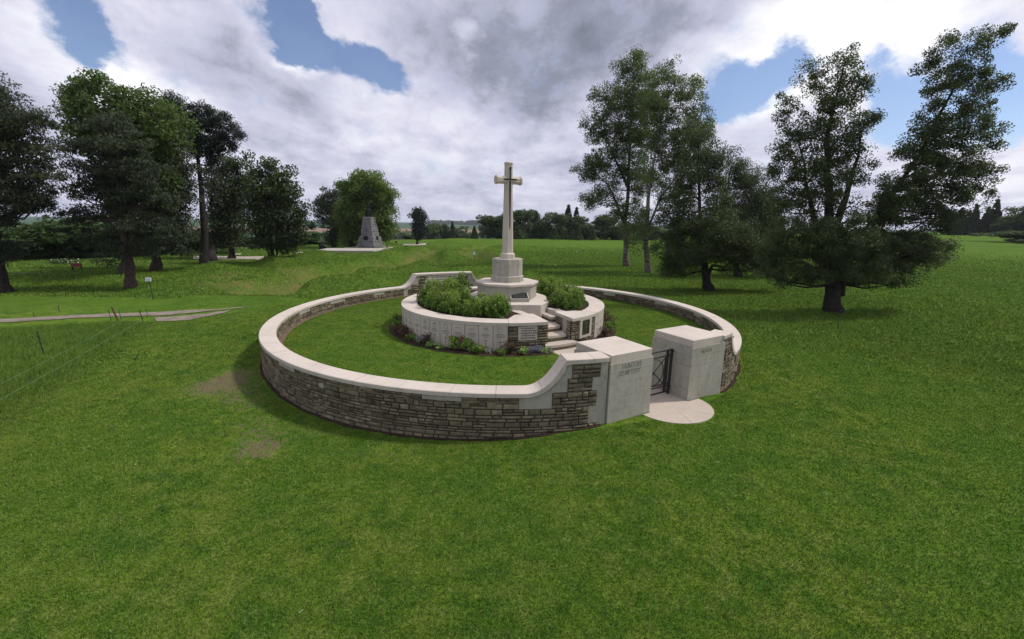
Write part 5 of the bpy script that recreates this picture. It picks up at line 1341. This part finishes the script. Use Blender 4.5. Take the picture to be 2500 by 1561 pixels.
# ------------------------------------------------------------------ small signs, boards, stakes, fence
def sign_post(px, py, top, wpx, hpx, lean, label, Y=None):
    b = foot(px, py); T = at(top[0], top[1], b[1] + lean); s = mpp(b)
    root = empty('information_sign', tuple(b), 0, label, 'sign', 'small white signs in the grass')
    mb = MB(); mb.tube([b - [0, 0, .1], T], .014 + s * .12, 6); mb.build('post', M_BLACK, root)
    mb = MB(); w, h = wpx * s, hpx * s; mb.box(tuple(T + [0, -.03, h * .1]), (w, .012, h), 0, rx=-.25, bevel=.003); p = mb.build('panel', M_WHITE, root)
    mb = MB()
    for k in range(3): mb.box(tuple(T + [0, -.042 - .004 * k, h * (.25 - .2 * k)]), (w * .6, .006, h * .06), 0, rx=-.25)
    mb.build('faint_lines', M_GRANITE, p)
sign_post(363, 709, (352, 662), 14, 8.5, 0, 'small white sign on a thin black post in front of the ragged spruce')
sign_post(1122.5, 621, (1122, 600), 4.5, 6.5, 0, 'small white sign on a thin post on the grass just left of the cross')
sign_post(1313, 637, (1313, 628), 1.8, 3, 0, 'tiny white-topped marker in the field just right of the cross')
sign_post(1364, 599, (1364, 596), 1.8, 2, 0, 'tiny white marker far out in the field, left of the birches')
def board(px, py, w, h, hh, label, name='red_sign', Y=None):
    b = foot(px, py) if Y is None else at(px, py, Y); s = mpp(b); root = empty(name, tuple(b), R(12), label, 'sign')
    mb = MB(); W_, H_, T_ = w * s, h * s, hh * s
    mb.box((0, 0, T_ - H_ / 2), (W_, .05, H_), bevel=.01); mb.build('board', M_RED, root, world=False)
    for sx in (-1, 1):
        mb = MB(); mb.box((sx * W_ * .44, .045, T_ / 2 - .1), (.07, .05, T_ + .15), bevel=.005); mb.build('post', M_BARKD, root, world=False)
board(182, 640, 20, 8, 16.5, 'red board on two dark posts on the grass at far left', 'notice_board')
board(799, 584, 8, 5, 8, 'small red sign under the dark pine behind the terrace')
board(937, 578, 6, 3.5, 7, 'small red sign right of the granite memorial')
STK = [((602, 703), (601, 690), 'left of the enclosure wall'), ((1134, 665), (1133, 648), 'just above the high rear wall'), ((1075, 596), (1074, 584), 'on the crest left of the cross'), ((1276, 658), (1275, 640), 'in the field right of the cross pedestal'), ((1283, 652), (1284, 630), 'next to a twin stake right of the cross pedestal'),
       ((1304, 670), (1304, 644), 'behind the right-hand shrubs'), ((1338, 661), (1342, 642), 'leaning a little, right of the cross'), ((1440, 695), (1442, 655), 'behind the back of the wall on the right'), ((1503, 698), (1507, 660), 'just behind the wall, left of the bushy tree'), ((1983, 778), (1984, 748), 'in front of the huge leaning tree'), ((1352, 599), (1352, 592), 'far out in the field'), ((140, 740), (138, 725), 'beside the gravel path at far left')]
for k, (b, t, where) in enumerate(STK):
    B = foot(*b); T = at(t[0], t[1], B[1]); root = tag(None or empty('marker_stake', tuple(B)), 'thin dark wire stake ' + where, 'stake', 'thin marker stakes in the grass')
    mb = MB(); mb.tube([B - [0, 0, .1], T], .009, 5); mb.build('rod', M_BLACK, root)
    mb = MB(); mb.tube([T - [0, 0, .03], T, T + [0, 0, .025]], [.016, .018, .008], 6); mb.build('tip', M_BLACK, root)
def Z3(x, y): return (x / 3.78 / 1.0322, (700 + y / 3.78) / 1.0324)
FP_ = []
for (b, t, r_, mt, lab) in (((1105, 330), (1030, 188), .028, M_RUST, 'rusty leaning angle-iron fence post by the gravel path'), ((1328, 335), (1285, 213), .013, M_BLACK, 'thin black electric fence post right of the rusty one'), ((1030, 318), (1000, 215), .010, M_BLACK, 'short thin stake just left of the rusty post'),
                            ((1122, 305), (1096, 215), .010, M_BLACK, 'short thin stake just right of the rusty post'), ((1372, 268), (1340, 200), .010, M_BLACK, 'thin stake at the tip of the long grass'), ((420, 655), (338, 410), .013, M_BLACK, 'black electric fence post with insulators at the left edge'), ((330, 280), (302, 235), .010, M_BLACK, 'tiny stake on the far side of the gravel path')):
    B = foot(*Z3(*b)); tx, ty = Z3(*t); T = at(tx, ty, B[1]); root = empty('fence_post', tuple(B), 0, lab, 'fence post', 'posts of the wire fence')
    mb = MB(); mb.tube([B - [0, 0, .15], T], r_, 6); mb.build('shaft', mt, root); FP_.append((B, T))
    if mt is M_BLACK and r_ > .012:
        for q in (.35, .8):
            p = B + (T - B) * q; mb = MB(); mb.tube([p + [0, -.01, -.02], p + [.0, -.01, .02]], .022, 6); mb.build('insulator', M_BLACK, root)
def wire(p0, p1, h0, lab):
    a = atz(*Z3(*p0), -.45 + h0); b = atz(*Z3(*p1), -.42 + h0); a = a + (a - b) * .4
    mb = MB(); mb.tube([a, (a + b) / 2 - [0, 0, .03], b], .0026, 5); tag(mb.build('fence_wire', M_WIRE), lab, 'wire', 'wires of the fence')
wire((0, 893), (1180, 288), .45, 'upper of two pale green fence wires over the long grass'); wire((0, 1035), (1320, 305), .30, 'lower of two pale green fence wires over the long grass')
def spots():
    pass

# ------------------------------------------------------------------ planting
def bush_mesh(seed, Rr=.35, H=.54, leaves=(44, 27)):
    r_ = np.random.default_rng(seed); c = []
    for k in range(leaves[0]):
        a = r_.uniform(0, 6.28); q = r_.uniform(0, 1) ** .5 * Rr; z = H * (1 - (q / Rr) ** 2 * .6) * r_.uniform(.3, 1.15); c.append((q * math.cos(a), q * math.sin(a), z))
    c = np.array(c); mb = MB()
    for p in c[::4]: mb.tube([(0, 0, -.03), (p[0] * .45, p[1] * .45, p[2] * .5), p * .93], [.008, .006, .003], 4, cap=False)
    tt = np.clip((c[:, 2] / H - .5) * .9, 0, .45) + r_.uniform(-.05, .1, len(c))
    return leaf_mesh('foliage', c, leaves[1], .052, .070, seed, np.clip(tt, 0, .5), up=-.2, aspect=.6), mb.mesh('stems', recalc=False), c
BM = [bush_mesh(s) for s in (201, 202, 203, 204)]
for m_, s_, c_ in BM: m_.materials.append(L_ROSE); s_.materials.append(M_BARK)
FL = []
for i, (_, _, c_) in enumerate(BM):
    mm = leaf_mesh('blossom', c_[[3, 9, 17]] + [0, 0, .05], 7, .02, .045, 300 + i); mm.materials.append(L_WHITE); FL.append(mm)
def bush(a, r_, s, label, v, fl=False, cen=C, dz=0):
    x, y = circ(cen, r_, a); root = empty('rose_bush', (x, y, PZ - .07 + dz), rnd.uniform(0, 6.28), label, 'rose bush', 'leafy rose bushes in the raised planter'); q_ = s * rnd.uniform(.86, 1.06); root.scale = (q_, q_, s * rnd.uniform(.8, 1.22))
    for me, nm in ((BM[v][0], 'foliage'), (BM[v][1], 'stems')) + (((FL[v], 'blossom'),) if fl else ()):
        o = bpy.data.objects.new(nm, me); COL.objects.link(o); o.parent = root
    if (v * 7 + int(abs(a))) % 3 == 0:      # a few bushes carry bronze young shoots
        o = bpy.data.objects.new('young_shoots', SH[v]); COL.objects.link(o); o.parent = root
SH = []
for i, (_, _, c_) in enumerate(BM):
    top = c_[c_[:, 2] > np.quantile(c_[:, 2], .72)]; mm = leaf_mesh('young_shoots', top + [0, 0, .05], 7, .05, .05, 400 + i); mm.materials.append(L_RED); SH.append(mm)
outer = [-92, -102, -113, -124, -135, -146, -157, -168, 180, 168, 156, 144, 132]
for k, a in enumerate(outer):
    w = f'{ORD[k]} rose bush of the outer row, counting from the steps round the left'
    bush(a, 2.52 + (.03 if k % 2 else -.05), 1.0 if k < 9 else 1.05, w, k % 4, k % 5 == 2, dz=.0)
for k, a in enumerate([-94, -108, -123, -139, -155, -171, 172, 155]):
    bush(a, 1.98, 1.0, f'{ORD[k]} rose bush of the inner row, counting from the steps round the left', (k + 1) % 4, k % 3 == 1, dz=.03)
for k, a in enumerate([-28, -16, -4, 8, 20, 32, 44, 56, 68]):
    bush(a, 2.50, 1.0, f'{ORD[k]} rose bush of the outer row, counting from the steps round the right', (k + 2) % 4, k % 3 == 0)
for k, a in enumerate([-24, -10, 6, 22, 38, 54]):
    bush(a, 1.95, .95, f'{ORD[k]} rose bush of the inner row, counting from the steps round the right', k % 4, k % 3 == 1, dz=.02)
def bedplant(a, r_, kind, h, w, label, n=26):
    h *= .78; w *= .8
    x, y = circ(C, r_, a); root = empty(kind[0], (x, y, .012), 0, label, kind[1], None)
    rr = np.random.default_rng(int(abs(a) * 7) + int(r_ * 100)); c = np.stack([rr.normal(0, w * .36, n), rr.normal(0, w * .36, n), h * rr.uniform(.25, 1, n)], -1)
    lm = {'hosta': (L_HOSTA, .13, .02), 'green': (L_ROSE, .06, .03), 'red': (L_RED, .05, .035), 'grey': (L_GREY, .045, .03), 'blue': (L_BLUE, .035, .03)}[kind[2]]
    cnt = 3 if kind[2] == 'hosta' else 14
    me = leaf_mesh('foliage', c, cnt, lm[2], lm[1], int(abs(a) * 3), up=-.5 if kind[2] == 'hosta' else 0, aspect=.45); me.materials.append(lm[0])
    o = bpy.data.objects.new('foliage', me); COL.objects.link(o); o.parent = root
    mb = MB()
    for p in c[::3]: mb.tube([(0, 0, -.02), (p[0] * .5, p[1] * .5, p[2] * .6), tuple(p)], [.005, .004, .002], 4, cap=False)
    mb.build('stems', M_BARK, root, recalc=False, world=False)
    if kind[2] in ('red',) or len(kind) > 3:
        f_ = leaf_mesh('flowers', c[-4:] + [0, 0, .05], 8, .02, .035, 5); f_.materials.append(L_REDF if kind[2] == 'red' or kind[-1] == 'r' else L_BLUE)
        o = bpy.data.objects.new('flowers', f_); COL.objects.link(o); o.parent = root
HO = ('hosta_plant', 'plant', 'hosta'); GR = ('leafy_plant', 'plant', 'green'); RD = ('red_leaved_plant', 'plant', 'red'); SV = ('silver_plant', 'plant', 'grey'); BL = ('blue_flowered_plant', 'plant', 'blue')
bedplant(-74.5, 3.62, BL, .22, .30, 'low mound of pale blue flowers under the carved plaque', 40)
bedplant(-80.5, 3.70, HO, .17, .20, 'pale star-shaped leafy plant in the bed below the plaque')
bedplant(-71.0, 3.68, HO, .12, .14, 'small pale leafy plant next to the blue flowers', 14)
bedplant(-68.5, 3.66, SV, .10, .14, 'tiny pale tuft at the end of the bed by the bottom step', 14)
bedplant(-86.0, 3.62, RD, .40, .28, 'dark purple-red plant where the headstones meet the rubble', 34)
bedplant(-89.5, 3.72, GR, .15, .20, 'low bright green cushion left of the purple plant')
bedplant(-98.8, 3.66, GR, .26, .28, 'leafy green clump in front of the fourth headstone', 34)
bedplant(-94.5, 3.62, SV, .16, .20, 'thin grey sprig before the second headstone', 12)
bedplant(-104.5, 3.60, GR, .44, .26, 'tall loose green plant against the fifth headstone', 34)
bedplant(-107.5, 3.58, RD, .52, .16, 'tall thin dark-flowered stem against a headstone', 12)
bedplant(-110.8, 3.60, ('leafy_plant', 'plant', 'green', 'r'), .46, .24, 'green plant with a small red flower before the headstones', 34)
bedplant(-116.5, 3.70, HO, .13, .16, 'small pale leafy plant on bare soil, front of bed', 14)
bedplant(-122.5, 3.70, HO, .16, .20, 'pale leafy rosette beside the silver plant', 22)
bedplant(-126.0, 3.60, RD, .42, .20, 'dark red sprigs above the silver plant', 20)
bedplant(-129.5, 3.62, SV, .30, .26, 'bushy silver-grey plant in the left of the bed', 34)
bedplant(-137.5, 3.64, GR, .20, .22, 'low fresh green plant at the left turn of the bed')
bedplant(-143.5, 3.62, RD, .36, .30, 'dark red-leaved rose at the left of the bed', 40)
bedplant(-150.5, 3.66, RD, .34, .34, 'wide dark red-leaved rose at the far left of the bed', 44)
bedplant(-158.0, 3.64, GR, .42, .28, 'green and red rose bush at the far left edge of the planter', 34)
bedplant(-168.0, 3.62, GR, .55, .24, 'thin upright rose rising behind the left edge of the planter', 24)
bedplant(-27.0, 3.62, RD, .34, .26, 'dark-leaved rose at the foot of the right-hand headstones', 40)
bedplant(-19.0, 3.64, GR, .44, .32, 'pale green rose bush on the right side of the planter', 44)
bedplant(-10.0, 3.66, RD, .56, .34, 'red-leaved rose bush on the right side of the planter', 44)
bedplant(0.0, 3.62, RD, .62, .26, 'tallest red rose showing behind the right side of the planter', 30)

# ------------------------------------------------------------------ grass that stands up
def blades(name, pts, hgt, wid, mat, lean=.5, zf=None):
    n = len(pts); r_ = rng; a = r_.uniform(0, 6.283, n); z = zf(pts[:, 0], pts[:, 1]) if zf else np.zeros(n)
    h = hgt * r_.uniform(.55, 1.25, n); w = wid * r_.uniform(.7, 1.3, n)
    dx, dy = np.cos(a), np.sin(a); b = r_.uniform(0, 6.283, n); l = h * lean * r_.uniform(.2, 1.2, n)
    p0 = np.stack([pts[:, 0] - dx * w / 2, pts[:, 1] - dy * w / 2, z - .005], -1); p1 = np.stack([pts[:, 0] + dx * w / 2, pts[:, 1] + dy * w / 2, z - .005], -1)
    p2 = np.stack([pts[:, 0] + np.cos(b) * l, pts[:, 1] + np.sin(b) * l, z + h], -1)
    v = np.stack([p0, p1, p2], 1).reshape(-1, 3); f = np.arange(3 * n).reshape(n, 3); t = np.repeat(r_.uniform(0, 1, n), 3)
    return link(name, np_mesh(name, v, f, dict(tint=t)), mat)
def scatter():
    # denser close to where one stands, all on the outer lawn
    n = 1900000; d = 2.2 + (25 - 2.2) * rng.uniform(0, 1, n) ** 1.15; th = rng.uniform(R(2), R(178), n)
    x, y = d * np.cos(th), d * np.sin(th); keep = np.hypot(x - C[0], y - C[1]) > 7.52
    u = (x - G0[0]) * GU[0] + (y - G0[1]) * GU[1]; w = (x - G0[0]) * GD[0] + (y - G0[1]) * GD[1]
    keep &= ~((w > -.4) & (np.hypot((u - .06) / .885, (w - .045) / .82) < 1))
    keep &= rng.uniform(0, 1, n) < 1 - sstep(18, 25, d)
    q1, q2 = atz(0, 766, -.4)[:2], atz(370, 755, -.4)[:2]; q3 = atz(590, 726, -.4)[:2]      # keep the gravel clear
    for A_, B_ in ((q1, q2), (atz(330, 745, -.4)[:2], q3), (atz(370, 755, -.4)[:2], atz(540, 738, -.4)[:2])):
        dv = B_ - A_; L2 = dv @ dv; tt = np.clip(((x - A_[0]) * dv[0] + (y - A_[1]) * dv[1]) / L2, -.5, 1); keep &= np.hypot(x - A_[0] - tt * dv[0], y - A_[1] - tt * dv[1]) > .36
    a0 = atz(0, 1000, -.45)[:2]; b0 = atz(352, 768, -.45)[:2]; dv = b0 - a0; keep &= ~((-(x - a0[0]) * dv[1] + (y - a0[1]) * dv[0] > 0) & (y < 15.2) & (x < -5))
    wv = np.sin(x * 7.1 + 2 * np.sin(y * 5.3)) * np.sin(y * 8.7 + 2 * np.sin(x * 6.1)) * .5 + np.sin(x * 17 + y * 11) * np.sin(y * 19 - x * 7) * .3
    keep &= rng.uniform(0, 1, n) > np.clip((bare_at(x, y) + wv * .3) * 1.5 - .3, 0, .85)
    p = np.stack([x, y], -1)[keep]; dd = d[keep]
    o = blades('mown_grass', p, .030, 1, M_BLADE, .9, height) if False else None
    n = len(p); w_ = .0045 + .0008 * dd
    tag(blades('mown_grass', p, .028, w_, M_BLADE, 1.0, height), 'short mown grass of the lawn around the enclosure', 'grass', kind='stuff')
    n = 260000; r_ = np.sqrt(rng.uniform(3.86 ** 2, 7.0 ** 2, n)); a = rng.uniform(0, 6.283, n); x, y = C[0] + r_ * np.cos(a), C[1] + r_ * np.sin(a)
    u = (x - G0[0]) * GU[0] + (y - G0[1]) * GU[1]; w = (x - G0[0]) * GD[0] + (y - G0[1]) * GD[1]
    keep = ~((np.abs(u) < .62) & (w < -.2) & (w > -3.6) & (r_ > 3.7)) & ~((r_ > 6.86) & (a > R(95)) & (a < R(230)))
    p = np.stack([x, y], -1)[keep]; tag(blades('mown_grass', p, .022, .013, M_BLADE, 1.0), 'short mown grass inside the round enclosure', 'grass', kind='stuff')
    # long meadow grass beyond the fence line
    n = 230000; p1 = atz(0, 1000, -.45)[:2]; p2 = atz(352, 768, -.45)[:2]; dv = p2 - p1; ln = np.hypot(*dv); dv /= ln; nv = np.array([-dv[1], dv[0]])
    s = rng.uniform(-3.5, ln + .2, n); q = rng.uniform(0, 1, n) ** 1.4 * 7.5 + rng.normal(0, .22, n) + .1
    x = p1[0] + dv[0] * s + nv[0] * q; y = p1[1] + dv[1] * s + nv[1] * q
    pa = atz(0, 768, -.4)[:2]; pb = atz(370, 752, -.4)[:2]      # stop at the path
    side = (pb[0] - pa[0]) * (y - pa[1]) - (pb[1] - pa[1]) * (x - pa[0])
    keep = side < -.4 * np.hypot(*(pb - pa))
    p = np.stack([x, y], -1)[keep]
    tag(blades('long_grass', p, .15 * (.35 + .65 * sstep(-.2, .9, q[keep])), .012, M_TALL, .9, height), 'long unmown meadow grass beyond the wire fence', 'grass', kind='stuff')
    # rough grass of the cratered ground and the field
    n = 1150000; d = 14 + 66 * rng.uniform(0, 1, n) ** 1.25; th = rng.uniform(R(8), R(165), n); x, y = d * np.cos(th), d * np.sin(th)
    keep = (np.hypot(x - C[0], y - C[1]) > 7.8) & (rng.uniform(0, 1, n) < sstep(14, 22, d) * (1 - sstep(50, 80, d)))
    keep &= ~((x < -9) & (y < 20.5) & (y > 12)) & (rng.uniform(0, 1, n) > np.clip(brown_at(x, y) * 1.1 - .15, 0, .88))
    p = np.stack([x, y], -1)[keep]
    tag(blades('rough_grass', p, .075, .020 + .0009 * d[keep], M_TALL, 1.1, height), 'rough grass on the cratered ground and field', 'grass', kind='stuff')
scatter()
def daisies():
    n = 60; pts = []
    for k in range(n):
        d = rnd.uniform(4, 16); t = rnd.uniform(R(40), R(145)); x, y = d * math.cos(t), d * math.sin(t)
        if math.hypot(x - C[0], y - C[1]) > 7.7: pts.append((x, y, float(height(x, y)) + .03))
    pts = np.array(pts); tag(link('fallen_petals', leaf_mesh('fallen_petals', pts, 2, .01, .018, 77), L_WHITE), 'scattered tiny pale petals and daisies on the lawn', 'petals', kind='stuff')
daisies()

# ------------------------------------------------------------------ air
def haze():
    mb = MB(); mb.box((0, 1000, 20), (6000, 4600, 70)); me = mb.mesh('haze')
    m_ = bpy.data.materials.new('haze_air'); m_.use_nodes = True; nt = m_.node_tree; nt.nodes.clear()
    o = nt.nodes.new('ShaderNodeOutputMaterial'); v = nt.nodes.new('ShaderNodeVolumePrincipled'); v.inputs['Color'].default_value = (.80, .86, 1, 1); v.inputs['Density'].default_value = HAZE_D; v.inputs['Anisotropy'].default_value = .2
    nt.links.new(v.outputs[0], o.inputs['Volume'])
    ob = link('haze', me, m_); tag(ob, 'thin pale air over the whole landscape', 'haze', kind='stuff')
HAZE_D = .00017
haze()
SC.cycles.volume_bounces = 0
